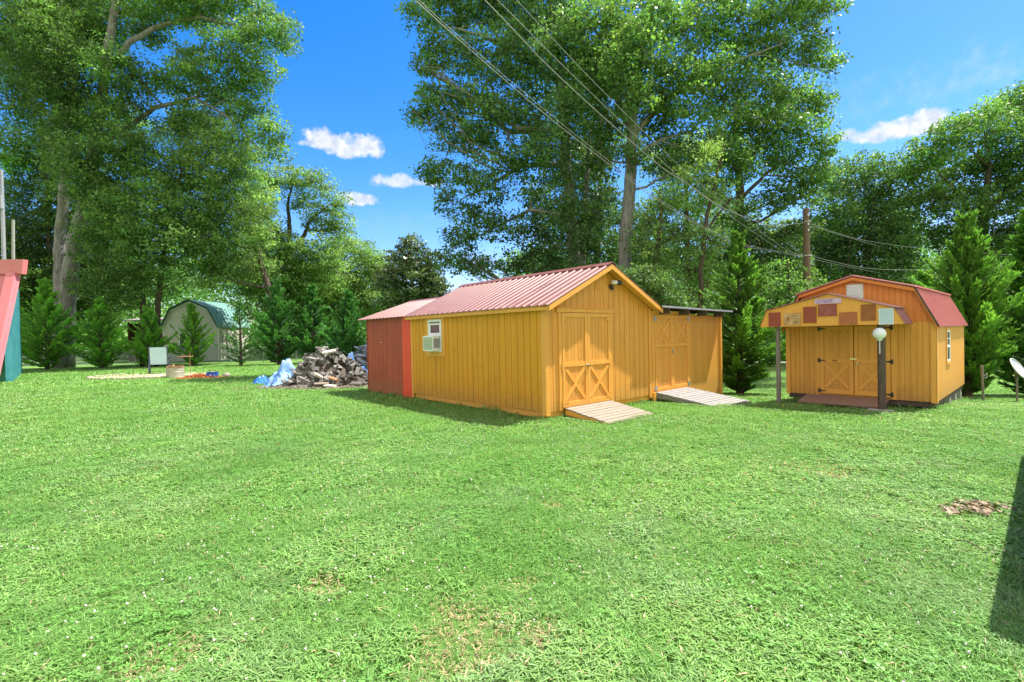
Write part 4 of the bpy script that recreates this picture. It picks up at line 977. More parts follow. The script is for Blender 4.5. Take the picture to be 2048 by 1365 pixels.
# ------------------------------------------------------------------ fire pit corner
def fire_pit():
    C = (gp(215, 752)+gp(405, 752))/2; C[2] = 0
    rnd = random.Random(3)
    g = MB(); n = 40; pts = []
    rx, ry = 2.75, 2.15
    for i in range(n):
        t = 2*math.pi*i/n; q = 1+.03*math.sin(3*t)+.02*math.sin(7*t); pts.append((C[0]+rx*q*math.cos(t), C[1]+ry*q*math.sin(t), .012))
    g.prism(pts, (0, 0, .02)); tag(g.build('gravel_patch', M['gravel']), 'oval patch of pale gravel around the fire drum', kind='structure')
    k = 0
    base = MB(); base.box(-.17, .17, -.09, .09, 0, .09); me = None
    st = []
    for i in range(52):
        t = 2*math.pi*i/52
        if math.sin(t) > .55: continue
        st.append(t)
    first = None
    for t in st:
        if first is None:
            g = MB(); g.prism([(-.16, -.08, 0), (.15, -.09, 0), (.17, .07, 0), (-.14, .09, 0)], (.005, 0, .085)); first = g.build('edging_stone', M['stone']); o = first
            tag(o, 'pinkish tan edging stone in the ring around the gravel patch', 'stone', 'edging stones around the gravel')
        else: o = first.copy(); COL.objects.link(o)
        o.location = (C[0]+(rx+.06)*math.cos(t), C[1]+(ry+.06)*math.sin(t), .0); o.rotation_euler = (rnd.uniform(-.05, .05), rnd.uniform(-.05, .05), t+math.pi/2+rnd.uniform(-.1, .1))
    # chair seen from behind
    p = gp(318, 749)
    r = thing('patio_chair', 'sling patio chair seen from behind, pale blue back on dark frame', 'chair', p, math.radians(32)); r.scale = (1.5, 1.5, 1.5)
    for s in (-1, 1):
        MB().tube([(s*.29, -.12, 0), (s*.285, -.06, .42), (s*.27, -.0, .62)], .022, 8).build('leg', M['slate_metal'], r)
        MB().tube([(s*.29, .42, 0), (s*.29, .40, .60)], .022, 8).build('leg', M['slate_metal'], r)
        MB().box(s*.29-.03, s*.29+.03, -.08, .45, .60, .63).build('armrest', M['slate_metal'], r)
    MB().box(-.26, .26, -.02, .45, .40, .43).build('seat', M['sling'], r)
    g = MB(); g.prism([(-.25, .0, .36), (.25, .0, .36), (.25, -.14, .98), (-.25, -.14, .98)], (0, .02, .005)); g.build('backrest', M['sling'], r)
    MB().tube([(-.27, .0, .36), (-.27, -.14, 1.0), (.27, -.14, 1.0), (.27, .0, .36)], .018, 8).build('back_frame', M['slate_metal'], r)
    # drum
    p = gp(351, 755)
    r = thing('fire_drum', 'cut-down tan steel drum with rusty rim on the gravel', 'fire drum', p)
    g = MB(); g.lathe([(.40, 0), (.40, .02), (.385, .03), (.385, .27), (.395, .28), (.385, .29), (.385, .52), (.36, .52), (.35, .05), (.01, .05)], 28); g.build('drum', M['tub'], r)
    g = MB(); g.tube([(.385*math.cos(t), .385*math.sin(t), .53+.015*math.sin(5*t)) for t in np.linspace(0, 2*math.pi, 30)], .022, 6, cap=False); g.build('rim', M['rust'], r)
    g = MB(); 
    for k in range(14): a = rnd.uniform(0, 6.28); g.bar((-.3*math.cos(a), -.3*math.sin(a), .46), (.3*math.cos(a+.4), .3*math.sin(a+.4), .54+rnd.uniform(0, .08)), .05, .03)
    g.build('ash_wood', M['rust'], r)
    # swing-away grill behind: rusty rack on a stake
    p = gp(361, 750)+np.array([.0, .8, 0])
    r = thing('grill_rack', 'rusty round grill rack on a stake behind the fire drum', 'grill', p)
    MB().tube([(0, 0, 0), (0, 0, 1.15)], .02, 6).build('stake', M['rust'], r)
    g = MB(); g.tube([(-.25+.36*math.cos(t), .36*math.sin(t), .95) for t in np.linspace(0, 2*math.pi, 24)], .02, 6, cap=False)
    for k in range(-3, 4): w = math.sqrt(max(.01, .13-(k*.1)**2)); g.tube([(-.25+k*.1, -w, .95), (-.25+k*.1, w, .95)], .01, 5)
    g.build('rack', M['rust'], r)
    # wood chips heap
    c = gp(397, 757); vs = []; ts = []
    rs = np.random.RandomState(4); g = MB()
    for i in range(420):
        a, b = rs.randn()*.42, rs.randn()*.25; h = .20*math.exp(-(a/.55)**2-(b/.4)**2); p = np.array([c[0]+a*1.25, c[1]+b+.1, h*rs.rand()+.02]); t = rs.rand()*6.28
        q = np.array([math.cos(t), math.sin(t), (rs.rand()-.5)*.8])*.07; g.bar(p-q, p+q, .035, .02)
    tag(g.build('wood_chips', M['chips']), 'low heap of reddish orange wood chips beside the gravel', 'wood chips', kind='stuff')
    # crate
    p = gp(425, 756)
    r = thing('plastic_crate', 'small bright blue plastic crate next to the red chips', 'crate', p, .25); s = .21
    g = MB(); g.box(-s, s, -s*.8, s*.8, 0, .015)
    for a in ((-s, s, -s*.8, -s*.8+.015), (-s, s, s*.8-.015, s*.8), (-s, -s+.015, -s*.8+.016, s*.8-.016), (s-.015, s, -s*.8+.016, s*.8-.016)): g.box(*a, .016, .27)
    g.build('bin', M['blue_plastic'], r)
    g = MB(); g.box(-s-.015, s+.015, -s*.8-.015, -s*.8-.001, .235, .275); g.box(-s-.015, s+.015, s*.8+.001, s*.8+.015, .235, .275); g.build('rim', M['blue_plastic'], r)
    MB().lathe([(.045, 0), (.05, .01)], 12, (0, 0, 0)).build('round_badge', M['lilac'], r, loc=(-.02, -s*.8-.012, .14)).rotation_euler = (math.pi/2, 0, 0)
    MB().box(.12, .16, -s*.8-.006, -s*.8-.001, .04, .18).build('pale_stripe', M['sling'], r)
    # boulder
    p = gp(453, 754)
    g = MB(); g.lathe([(.02, -.02), (.13, .0), (.17, .07), (.155, .14), (.09, .19), (.02, .205)], 14)
    rn = np.random.RandomState(2); g.v = [(x*1.05+rn.randn()*.006, y+rn.randn()*.006, z+rn.randn()*.004) for x, y, z in g.v]
    tag(g.build('boulder', M['stone'], smooth=True, loc=p), 'rounded grey boulder on the lawn right of the blue crate', 'boulder')
fire_pit()

# ------------------------------------------------------------------ firewood piles and tarps
def make_log_meshes():
    out = []; rnd = random.Random(8)
    for k in range(7):
        L_ = .21*rnd.uniform(.8, 1.15); n = rnd.choice([3, 4, 4, 5]); g = MB(); r = rnd.uniform(.07, .11)
        sec = [(r*rnd.uniform(.75, 1.2)*math.cos(2*math.pi*i/n+.3), r*rnd.uniform(.6, 1.1)*math.sin(2*math.pi*i/n+.3)) for i in range(n)]
        a = [(-L_, y, z) for y, z in sec]; m = [(rnd.uniform(-.02, .02), y*1.04+rnd.uniform(-.01, .01), z*1.04+rnd.uniform(-.01, .01)) for y, z in sec]; b = [(L_, y*rnd.uniform(.9, 1.05), z) for y, z in sec]
        vs = a+m+b; fs = [tuple(range(n))[::-1], tuple(range(2*n, 3*n))]
        for j in (0, n):
            for i in range(n): fs.append((j+i, j+(i+1) % n, j+n+(i+1) % n, j+n+i))
        g.add(vs, fs); me = bpy.data.meshes.new('split_log'); me.from_pydata(g.v, [], g.f); me.materials.append(M['log']); me.update(); out.append(me)
    return out
def heap_h(x, y, rx, ry, H):
    q = math.sqrt((x/rx)**2+(y/ry)**2); return H*max(0, 1-q**1.35)
def make_piles():
    meshes = make_log_meshes(); rnd = random.Random(21)
    def pile(C, rx, ry, H, n, label, group, filler, sc=1.0, meshes=meshes):
        # added hidden mound, dark to fill the gaps between the logs
        g = MB(); nn, rr = 26, 8; vs = [(0, 0, H*.9)]; fs = []
        for k in range(1, rr+1):
            for i in range(nn):
                t = 2*math.pi*i/nn; q = k/rr; x, y = rx*.95*q*math.cos(t), ry*.95*q*math.sin(t); vs.append((x, y, heap_h(x, y, rx, ry, H*.92)+rnd.uniform(-.05, .02)))
        for i in range(nn): fs.append((0, 1+i, 1+(i+1) % nn))
        for k in range(rr-1):
            for i in range(nn): a = 1+k*nn; fs.append((a+i, a+nn+i, a+nn+(i+1) % nn, a+(i+1) % nn))
        g.add(vs, fs); tag(g.build('filler_mound', M['heap'], loc=C), filler, 'filler', kind='stuff')
        for k in range(n):
            while True:
                x, y = rnd.uniform(-1, 1)*rx, rnd.uniform(-1, 1)*ry
                q = (x/rx)**2+(y/ry)**2
                if q < 1.12 and (y < .25*ry or rnd.random() < .45): break
            o = bpy.data.objects.new('split_log', meshes[rnd.randrange(len(meshes))]); COL.objects.link(o)
            z = heap_h(x, y, rx, ry, H)+rnd.uniform(.0, .10)
            o.location = (C[0]+x, C[1]+y, C[2]+max(z, .06)); s = rnd.uniform(.7, 1.2)*sc; o.scale = (s, s, s)
            steep = .0 if q > .95 else 1.0
            o.rotation_euler = (rnd.uniform(0, 6.28), rnd.uniform(-.75, .75)*steep, rnd.uniform(0, 6.28)); tag(o, label, 'firewood', group)
    for k in range(5):                           # flatter split slabs among the chunky ones
        L_ = rnd.uniform(.18, .27); g = MB(); w = rnd.uniform(.05, .085); t = rnd.uniform(.02, .04)
        g.prism([(-L_, -w, -t), (-L_, w, -t*.6), (-L_, w*.8, t), (-L_, -w*.9, t*.8)], (2*L_, rnd.uniform(-.02, .02), 0))
        me = bpy.data.meshes.new('split_log'); me.from_pydata(g.v, [], g.f); me.materials.append(M['log']); me.update(); meshes.append(me)
    c = gp(630, 776); c = c+np.array([0, 1.25, 0]); c[2] = float(gh(c[0], c[1]))
    pile(c, 1.72, 1.4, 1.36, 190, 'grey split firewood log in the big untidy pile by the red annex', 'split logs of the big pile', 'dark added mound hidden inside the big firewood pile')
    c2 = gp(722, 757); c2 = c2+np.array([.35, 1.0, 0]); c2[2] = 0
    slats = []
    for k in range(4):
        L_ = rnd.uniform(.26, .40); g = MB(); w = rnd.uniform(.05, .08); t = rnd.uniform(.018, .035)
        g.prism([(-L_, -w, -t), (-L_, w, -t*.6), (-L_, w*.8, t), (-L_, -w*.9, t*.8)], (2*L_, rnd.uniform(-.02, .02), 0))
        me = bpy.data.meshes.new('split_log'); me.from_pydata(g.v, [], g.f); me.materials.append(M['slat']); me.update(); slats.append(me)
    slats = slats+slats[:3]
    pile(c2, 1.75, 1.3, 1.55, 100, 'bluish grey flat firewood slab in the smaller pile behind the red annex corner', 'split logs of the rear pile', 'dark added mound hidden inside the rear firewood pile', 1.1, slats)
    def board(px, py, Y, L_, w, t, rz, ry, mat, label):
        p = at(px, py, Y); o = MB().box(-L_/2, L_/2, -w/2, w/2, -t/2, t/2).build('loose_board', mat, loc=p); o.rotation_euler = (.5, ry, rz); tag(o, label, 'board')
    Yf = float(c[1])-1.1
    board(658, 704, float(c[1])-.35, .48, .15, .07, .15, -.18, M['log_pale'], 'pale sawn board jutting from the upper right of the big pile')
    board(637, 752, Yf-.15, .34, .17, .08, .9, .5, M['log_pale'], 'short pale split block low on the front of the big pile')
    board(665, 757, Yf-.1, .5, .12, .05, -.45, .22, M['log_brown'], 'brown board lying at the foot of the big pile')
    board(660, 772, Yf-.5, .52, .10, .05, -.35, .05, M['log_pale'], 'thin pale board flat on the chips before the big pile')
    board(643, 768, Yf-.4, .5, .09, .06, .12, .0, M['plank_tan'], 'tan stick of wood flat on the ground before the big pile')
    # chips on the ground
    rs = np.random.RandomState(6); g = MB()
    for i in range(900):
        a, b = rs.randn()*1.15, -1.2+rs.randn()*.42; p = np.array([c[0]+.2+a, c[1]+b, .03+.03*rs.rand()]); p[2] += float(gh(p[0], p[1])); t = rs.rand()*6.28
        q = np.array([math.cos(t), math.sin(t), (rs.rand()-.5)*.5])*.05*(.4+rs.rand()); g.bar(p-q, p+q, .04*(.4+rs.rand()), .012)
    tag(g.build('wood_scraps', M['plank_tan']), 'pale bark scraps and splinters strewn before the big pile', 'wood scraps', kind='stuff')
    # tarps: crumpled sheets
    def tarp(cx, cy, rx, ry, H, mat, label, seed, peak=(0, 0), base=None):
        rs = np.random.RandomState(seed); n = 46; G = MB(); ph = rs.rand(12)*6.28
        for j in range(n+1):
            for i in range(n+1):
                u, v = i/n*2-1, j/n*2-1; r_ = min(1, math.hypot(u, v)+.12*math.sin(3*math.atan2(v, u)+ph[0])+.07*math.sin(8*math.atan2(v, u)+ph[1]))
                x, y = u*rx*(1-.16*v*v), v*ry*(1-.16*u*u)
                fold = abs(math.sin(5*u+3*v+ph[2]+1.5*math.sin(3*v+ph[3])))*.5+abs(math.sin(7*v-4*u+ph[4]+1.2*math.sin(4*u)))*.35+.25*abs(math.sin(13*u+9*v+ph[5]))
                d2 = ((u-peak[0])**2+(v-peak[1])**2)
                z = H*math.exp(-d2*2.2)*(.55+.45*fold)+.05*fold+.03
                z *= (1-.8*max(0, r_-.75)/.25) if r_ > .75 else 1
                G.v.append((x+.05*math.sin(9*v+ph[6]), y+.05*math.sin(8*u+ph[7]), max(z, .012)))
        for j in range(n):
            for i in range(n):
                a = j*(n+1)+i; G.f.append((a, a+1, a+n+2, a+n+1)); G.mi.append(0)
        o = G.build('tarp', mat, smooth=True, loc=(cx, cy, float(gh(cx, cy)))); tag(o, label, 'tarp')
        sm = o.modifiers.new('thickness', 'SOLIDIFY'); sm.thickness = .006
    a = gp(552, 774); tarp(a[0]+.05, a[1]+.55, .72, .75, 1.0, M['tarp'], 'faded blue tarp crumpled over the left foot of the big wood pile', 2, (.15, .1))
    a = gp(513, 770); tarp(a[0]+.05, a[1]+.4, .45, .4, .26, M['tarp_blue'], 'small loose end of blue tarp lying on the grass at far left of the pile', 3)
    a = gp(718, 769); tarp(a[0], a[1]+.6, .80, .7, .62, M['tarp_blue'], 'bright blue tarp bunched between the big pile and the red annex', 4, (-.2, .2))
    a = gp(686, 770); tarp(a[0]+.0, a[1]+.75, .40, .75, 1.15, M['tarp'], 'greyish blue tarp strip hanging down the right side of the big pile', 9, (-.2, .5))
make_piles()

# ------------------------------------------------------------------ trees
def leaf_quads(P, size, rs, up_bias=.6, aspect=.62, outward=None):
    n = len(P); nrm = rs.randn(n, 3); nrm /= np.linalg.norm(nrm, axis=1)[:, None]
    nrm = nrm+np.array([0, 0, up_bias])
    if outward is not None: nrm = nrm+outward*.5
    nrm /= np.linalg.norm(nrm, axis=1)[:, None]
    t = rs.randn(n, 3); a = np.cross(nrm, t); a /= np.linalg.norm(a, axis=1)[:, None]+1e-9; b = np.cross(nrm, a)
    s = (size*(.5+1.25*rs.rand(n)**1.7))[:, None]
    a = a*s*.5; b = b*s*.5*aspect
    bend = nrm*s*.12
    return np.stack([P-a, P-b+bend*.4-a*.1, P+a, P+b+bend*.4-a*.1], 1)

def make_tree(label, cat, base, Y, trunks, blobs, mat='leaf', bark='bark', leaf=.17, dens=1.0, clump=.62, seed=0, name='deciduous_tree', per=30, dz=.8, limbs=True, tintf=1.0, group=None, tw=.85):
    """trunks: list of (pixel polyline, radii) at depth Y; blobs: (px, py, rx, ry[, tint]) pixel ellipses at depth Y, made into ellipsoids"""
    rs = np.random.RandomState(seed); k = Y/FOC
    b = np.array(base, float)
    r = thing(name, label, cat, b, 0, group)
    tr = MB(); axis = []
    for pts, rad in trunks:
        P = [at(px, py, Y+ (rs.rand()-.5)*.6) for px, py in pts]; rad = [q*tw for q in rad]
        # smooth subdivide
        Q, Rr = [], []
        for i in range(len(P)-1):
            for t in np.linspace(0, 1, 5, endpoint=(i == len(P)-2)):
                j = (rs.rand(3)-.5)*.08; Q.append(P[i]*(1-t)+P[i+1]*t+j); Rr.append((rad[i]*(1-t)+rad[i+1]*t)*(1+.06*(rs.rand()-.5)))
        tr.tube([q-b for q in Q], Rr, 12); axis += [(q, w) for q, w in zip(Q, Rr)]
    A = np.array([q for q, w in axis]); AR = np.array([w for q, w in axis])
    cc, cs, ct = [], [], []
    limbs_pts = []
    for bl in blobs:
        px, py, rx, ry = bl[:4]; tint = bl[4] if len(bl) > 4 else 1.0  # blob tint paints sunlit and shaded leaf masses into the colour
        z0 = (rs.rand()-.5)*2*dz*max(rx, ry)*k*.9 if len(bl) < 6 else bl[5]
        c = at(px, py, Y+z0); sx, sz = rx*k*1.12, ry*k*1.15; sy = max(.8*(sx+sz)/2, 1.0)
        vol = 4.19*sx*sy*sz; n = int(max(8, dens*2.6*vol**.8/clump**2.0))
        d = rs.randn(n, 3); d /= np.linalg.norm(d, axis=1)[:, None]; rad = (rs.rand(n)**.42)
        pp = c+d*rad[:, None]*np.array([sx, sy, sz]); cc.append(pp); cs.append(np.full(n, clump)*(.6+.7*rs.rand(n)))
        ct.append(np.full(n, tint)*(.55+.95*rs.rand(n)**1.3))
        if limbs:
            # limb: from a point on the trunk somewhat below the blob
            dd = np.linalg.norm((A-c)*np.array([1, 1, 1.0]), axis=1)+np.where(A[:, 2] > c[2]+.3, 6, 0)+np.abs(A[:, 2]-(c[2]-.45*abs(c[0]-A[:, 0])))*.6
            i = int(np.argmin(dd)); s_, w = A[i], AR[i]; ln = np.linalg.norm(c-s_)
            lr = min(w*.55, .035+.016*ln); mid = (s_+c)/2+np.array([0, 0, -.10*ln])+rs.randn(3)*.06*ln
            e = c+rs.randn(3)*.2
            pl = [((1-t)**2*s_+2*t*(1-t)*mid+t*t*e)+rs.randn(3)*.03*ln*(0 < t < 1)*.5 for t in np.linspace(0, 1, 7)]
            tr.tube([q-b for q in pl], list(np.linspace(lr, lr*.4, 7)), 6, cap=False)
            for q in range(min(9, n)):
                tgt = pp[rs.randint(n)]; s2 = pl[rs.randint(3, 7)]; m2 = (s2+tgt)/2+rs.randn(3)*.15*np.linalg.norm(tgt-s2)
                tr.tube([s2-b, m2-b, tgt-b], [lr*.38, lr*.25, .012], 5, cap=False)
    tr.build('trunk', M[bark], r, smooth=True)
    C = np.concatenate(cc); S = np.concatenate(cs); T = np.concatenate(ct)
    per = int(per*1.5); n = len(C)*per; idx = np.repeat(np.arange(len(C)), per)
    off = rs.randn(n, 3)*np.array([1, 1, .5]); off /= np.maximum(1, np.linalg.norm(off, axis=1)/1.6)[:, None]
    P = C[idx]+off*S[idx][:, None]*.62-b
    V = leaf_quads(P, leaf*.83, rs)
    hue = rs.rand(len(C))[idx][:, None]
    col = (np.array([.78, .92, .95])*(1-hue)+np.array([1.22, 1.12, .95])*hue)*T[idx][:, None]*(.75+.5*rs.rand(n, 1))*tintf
    me = np_mesh('crown', V.reshape(-1, 3), 4, M[mat], col); link_mesh('crown', me, r)
    return r

def G0(px, Y, dz=0): p = at(px, 700, Y); return (float(p[0]), Y, float(gh(p[0], Y))+dz)

make_tree('huge twin-trunked oak with pale grey bark towering over the far left conifers', 'tree', G0(128, 37), 37,
    [([(130, 740), (133, 600), (150, 480), (172, 400), (192, 270), (205, 190), (215, 100), (235, 0), (250, -80)], [.75, .66, .58, .5, .44, .4, .34, .28, .2]),
     ([(118, 740), (118, 600), (120, 480), (128, 380), (142, 280), (150, 150), (150, 20)], [.5, .46, .42, .38, .32, .26, .16]),
     ([(208, 150), (260, 85), (320, 50), (400, 35), (480, 55), (560, 75)], [.26, .22, .19, .16, .12, .05]),
     ([(190, 290), (250, 262), (310, 215), (390, 197), (450, 230), (520, 300)], [.24, .2, .18, .14, .10, .04])],
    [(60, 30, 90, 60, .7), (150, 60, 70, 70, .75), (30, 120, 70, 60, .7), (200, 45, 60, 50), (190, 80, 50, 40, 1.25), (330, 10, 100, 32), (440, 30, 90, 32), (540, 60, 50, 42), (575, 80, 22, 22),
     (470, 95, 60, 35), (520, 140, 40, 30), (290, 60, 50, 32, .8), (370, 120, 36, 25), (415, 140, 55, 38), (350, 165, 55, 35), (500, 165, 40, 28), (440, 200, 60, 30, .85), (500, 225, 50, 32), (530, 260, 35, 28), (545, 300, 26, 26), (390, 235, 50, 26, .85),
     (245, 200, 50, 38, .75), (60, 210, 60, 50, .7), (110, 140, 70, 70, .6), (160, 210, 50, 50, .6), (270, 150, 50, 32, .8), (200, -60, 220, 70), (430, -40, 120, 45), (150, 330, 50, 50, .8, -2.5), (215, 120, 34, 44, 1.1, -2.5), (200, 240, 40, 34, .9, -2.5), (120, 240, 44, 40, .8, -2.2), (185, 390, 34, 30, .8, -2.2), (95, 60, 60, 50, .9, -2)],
    'leaf', 'bark', .20, 1.0, .66, 1, per=32)
make_tree('thin dark-stemmed tree between the left edge and the twin-trunked oak', 'tree', G0(100, 42), 42,
    [([(104, 740), (100, 560), (96, 400), (86, 300), (80, 220)], [.22, .2, .17, .14, .08]), ([(98, 420), (102, 330), (108, 260)], [.1, .08, .05])],
    [(35, 290, 60, 40), (80, 350, 55, 45, .9), (20, 400, 45, 55, .8), (110, 430, 45, 50, .6), (60, 470, 60, 55, .6), (70, 560, 80, 60, .75), (20, 500, 50, 60, .6), (100, 290, 40, 40, .9), (40, 620, 60, 60, .8), (150, 560, 40, 60, .6), (20, 320, 40, 25, 1.9)],  # last blob: sunlight on the leaves painted as a bright tint
    'leaf', 'bark_dark', .20, .9, .62, 2)
make_tree('leafy bright green tree in full sun right of the twin-trunked oak', 'tree', G0(312, 36), 36,
    [([(312, 740), (316, 600), (328, 500), (345, 420), (365, 340)], [.24, .21, .19, .16, .1]), ([(284, 740), (286, 600), (286, 500), (270, 420)], [.2, .18, .15, .08])],
    [(250, 300, 60, 35, .8), (230, 360, 65, 50), (330, 340, 75, 55, 1.1), (300, 430, 90, 60), (215, 440, 55, 50, .9), (390, 420, 70, 60, 1.1), (240, 505, 80, 50, .9), (330, 500, 80, 50, .9), (210, 570, 60, 40, .8), (270, 560, 50, 34, .8), (400, 500, 60, 44, 1), (190, 385, 30, 25, 1.5), (260, 400, 40, 26, 1.5)],
    'leaf', 'bark_dark', .19, 1.1, .62, 3)
make_tree('tall rounded yellow-green tree standing behind the bright tree', 'tree', G0(548, 38), 38,
    [([(548, 740), (544, 600), (505, 470), (460, 370)], [.3, .26, .2, .1])],
    [(390, 250, 55, 36), (450, 290, 65, 45, 1.15), (500, 330, 45, 45, 1.1), (420, 340, 70, 50), (480, 400, 65, 50, 1.1), (510, 450, 40, 45), (430, 470, 70, 55, .9), (480, 530, 60, 40, .9), (430, 545, 50, 30, .9), (345, 265, 45, 26, .9)],
    'leaf_pale', 'bark_dark', .2, 1.1, .66, 4)
make_tree('broad oak with dark spreading limbs visible through its crown', 'tree', G0(572, 45), 45,
    [([(574, 740), (572, 600), (574, 520), (570, 490), (550, 460), (530, 430), (520, 400)], [.5, .42, .38, .34, .24, .16, .08]),
     ([(574, 520), (580, 460), (575, 410), (585, 370)], [.3, .22, .15, .07]), ([(576, 510), (610, 470), (620, 440), (660, 410)], [.28, .2, .15, .06]), ([(565, 480), (530, 480), (495, 460)], [.2, .14, .06])],
    [(600, 585, 60, 40, 1.1), (640, 560, 60, 40, 1.2), (555, 500, 50, 34, 1.1), (590, 540, 50, 36, 1.1), (530, 370, 45, 26), (580, 355, 45, 22), (630, 370, 42, 24), (665, 405, 34, 28), (680, 455, 28, 32), (520, 415, 34, 26), (600, 405, 34, 18), (640, 440, 38, 26), (505, 470, 40, 34), (560, 560, 60, 40, 1), (630, 510, 60, 36), (500, 550, 55, 50, .9), (560, 620, 90, 45, .8), (540, 460, 36, 24, 1)],
    'leaf_pale', 'bark_dark', .2, .85, .6, 5)
make_tree('pale green rounded tree sloping down toward the red annex roof', 'tree', G0(700, 48), 48,
    [([(700, 740), (700, 600), (695, 520)], [.3, .25, .1])],
    [(690, 500, 50, 32), (735, 520, 34, 30), (760, 550, 22, 34), (660, 560, 60, 40, 1.1), (720, 570, 48, 38), (740, 610, 44, 36, 1.1), (680, 620, 60, 40), (620, 590, 50, 40, 1.1), (770, 600, 20, 30)],
    'leaf_pale', 'bark_dark', .2, 1.25, .62, 6)
make_tree('dark glossy magnolia between the pale tree and the big central oak', 'tree', G0(825, 34), 34,
    [([(825, 740), (825, 600), (822, 520), (820, 480)], [.2, .17, .1, .04])],
    [(818, 492, 22, 22), (800, 525, 32, 28), (840, 525, 34, 28), (785, 560, 32, 30), (825, 560, 50, 32), (865, 560, 30, 34), (790, 600, 40, 30), (840, 605, 60, 34), (880, 600, 34, 30)],
    'magnolia', 'bark_dark', .22, .75, .42, 7, per=26)
make_tree('massive oak with pale upright trunk, its crown filling the sky left of centre', 'tree', G0(1160, 26), 26,
    [([(1165, 700), (1152, 560), (1143, 440), (1133, 330), (1128, 230), (1120, 140), (1105, 40), (1090, -60)], [.5, .42, .37, .33, .29, .25, .18, .08]),
     ([(1165, 560), (1168, 430), (1176, 330), (1180, 250)], [.2, .17, .13, .05]), ([(1125, 330), (1050, 330), (980, 370), (920, 400)], [.16, .13, .09, .03]), ([(1122, 170), (1040, 110), (960, 70), (880, 50)], [.17, .13, .09, .03]), ([(1135, 430), (1060, 420), (1000, 450), (940, 480)], [.14, .11, .07, .03])],
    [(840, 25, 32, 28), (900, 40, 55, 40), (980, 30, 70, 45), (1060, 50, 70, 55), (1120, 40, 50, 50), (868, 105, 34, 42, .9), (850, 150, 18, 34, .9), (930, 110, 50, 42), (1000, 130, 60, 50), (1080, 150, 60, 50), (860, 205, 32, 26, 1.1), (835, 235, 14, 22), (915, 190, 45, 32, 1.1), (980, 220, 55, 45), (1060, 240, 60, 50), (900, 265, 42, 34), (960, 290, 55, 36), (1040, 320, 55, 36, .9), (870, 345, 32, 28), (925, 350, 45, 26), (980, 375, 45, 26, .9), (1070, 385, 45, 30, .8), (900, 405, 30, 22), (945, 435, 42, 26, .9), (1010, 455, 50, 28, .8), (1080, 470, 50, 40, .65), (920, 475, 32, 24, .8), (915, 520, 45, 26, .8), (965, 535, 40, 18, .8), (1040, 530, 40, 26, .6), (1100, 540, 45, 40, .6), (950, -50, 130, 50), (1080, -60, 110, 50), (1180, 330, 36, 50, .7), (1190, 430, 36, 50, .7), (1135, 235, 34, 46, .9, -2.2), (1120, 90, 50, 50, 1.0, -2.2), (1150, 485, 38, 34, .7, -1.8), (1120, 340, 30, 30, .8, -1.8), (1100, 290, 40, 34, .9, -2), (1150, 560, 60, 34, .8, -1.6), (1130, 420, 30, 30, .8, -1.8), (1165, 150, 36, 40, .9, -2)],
    'leaf_deep', 'bark', .165, 1.15, .5, 8, per=30)
make_tree('giant oak with a bare pale lower trunk rising right behind the gable roof', 'tree', G0(1248, 24), 24,
    [([(1246, 700), (1248, 560), (1252, 480), (1260, 380), (1264, 290), (1268, 200), (1280, 110), (1300, 20), (1320, -70)], [.44, .40, .37, .34, .31, .27, .22, .16, .06]),
     ([(1262, 265), (1235, 200), (1215, 130), (1212, 30), (1205, -50)], [.22, .18, .15, .11, .04]), ([(1266, 270), (1330, 200), (1400, 160), (1480, 120), (1560, 90)], [.2, .16, .12, .08, .03]), ([(1262, 320), (1320, 280), (1390, 260)], [.14, .1, .04])],
    [(1180, 60, 55, 55), (1240, 50, 50, 50), (1310, 40, 60, 50), (1390, 50, 65, 50, 1.15), (1470, 40, 65, 45, 1.1), (1550, 45, 60, 42, 1.1), (1620, 30, 46, 34), (1665, 10, 24, 16), (1180, 160, 50, 50, .85), (1240, 150, 50, 50, .85), (1320, 140, 60, 50), (1400, 140, 65, 46, 1.1), (1480, 120, 60, 46), (1560, 110, 55, 42), (1625, 100, 34, 30), (1650, 130, 26, 26, 1.1), (1300, 225, 50, 42, .8), (1370, 215, 60, 42), (1450, 200, 60, 42, .9), (1530, 180, 55, 38, .9), (1330, 290, 45, 32, .7), (1210, 240, 40, 45, .75), (1200, 320, 30, 40, .7), (1250, -40, 110, 50), (1420, -50, 140, 50), (1580, -30, 90, 40), (1268, 190, 34, 50, .9, -2.2), (1285, 90, 46, 46, 1.0, -2.2), (1225, 130, 36, 44, .9, -2), (1262, 310, 24, 26, .7, -1.6), (1350, 330, 44, 26, .7, -1), (1420, 290, 50, 30, .8, 0)],
    'leaf', 'bark', .16, 1.15, .5, 9, per=30)
make_tree('dark-trunked oak forming the right flank of the big central crowns', 'tree', G0(1488, 28), 28,
    [([(1490, 700), (1487, 560), (1480, 450), (1479, 350), (1472, 270), (1478, 180)], [.36, .33, .3, .25, .2, .1]), ([(1480, 400), (1530, 350), (1590, 310)], [.14, .1, .03])],
    [(1540, 235, 55, 40, .8), (1600, 195, 45, 40), (1640, 215, 24, 34), (1590, 270, 55, 42, 1.15), (1640, 290, 26, 36, 1.1), (1520, 300, 50, 38, .8), (1570, 340, 55, 34), (1625, 350, 34, 26), (1600, 390, 45, 26, .8), (1550, 400, 40, 22, .8), (1450, 300, 45, 40, .8), (1480, 240, 50, 40, .7), (1500, 480, 45, 40, .6), (1550, 520, 55, 50, .6), (1460, 520, 40, 40, .55), (1590, 460, 34, 26, .8), (1600, 560, 30, 40, .9), (1480, 330, 34, 40, .9, -1.8), (1475, 430, 36, 34, .8, -1.6), (1420, 370, 40, 34, .9, -1)],
    'leaf', 'bark_dark', .17, 1.05, .52, 10, per=30)
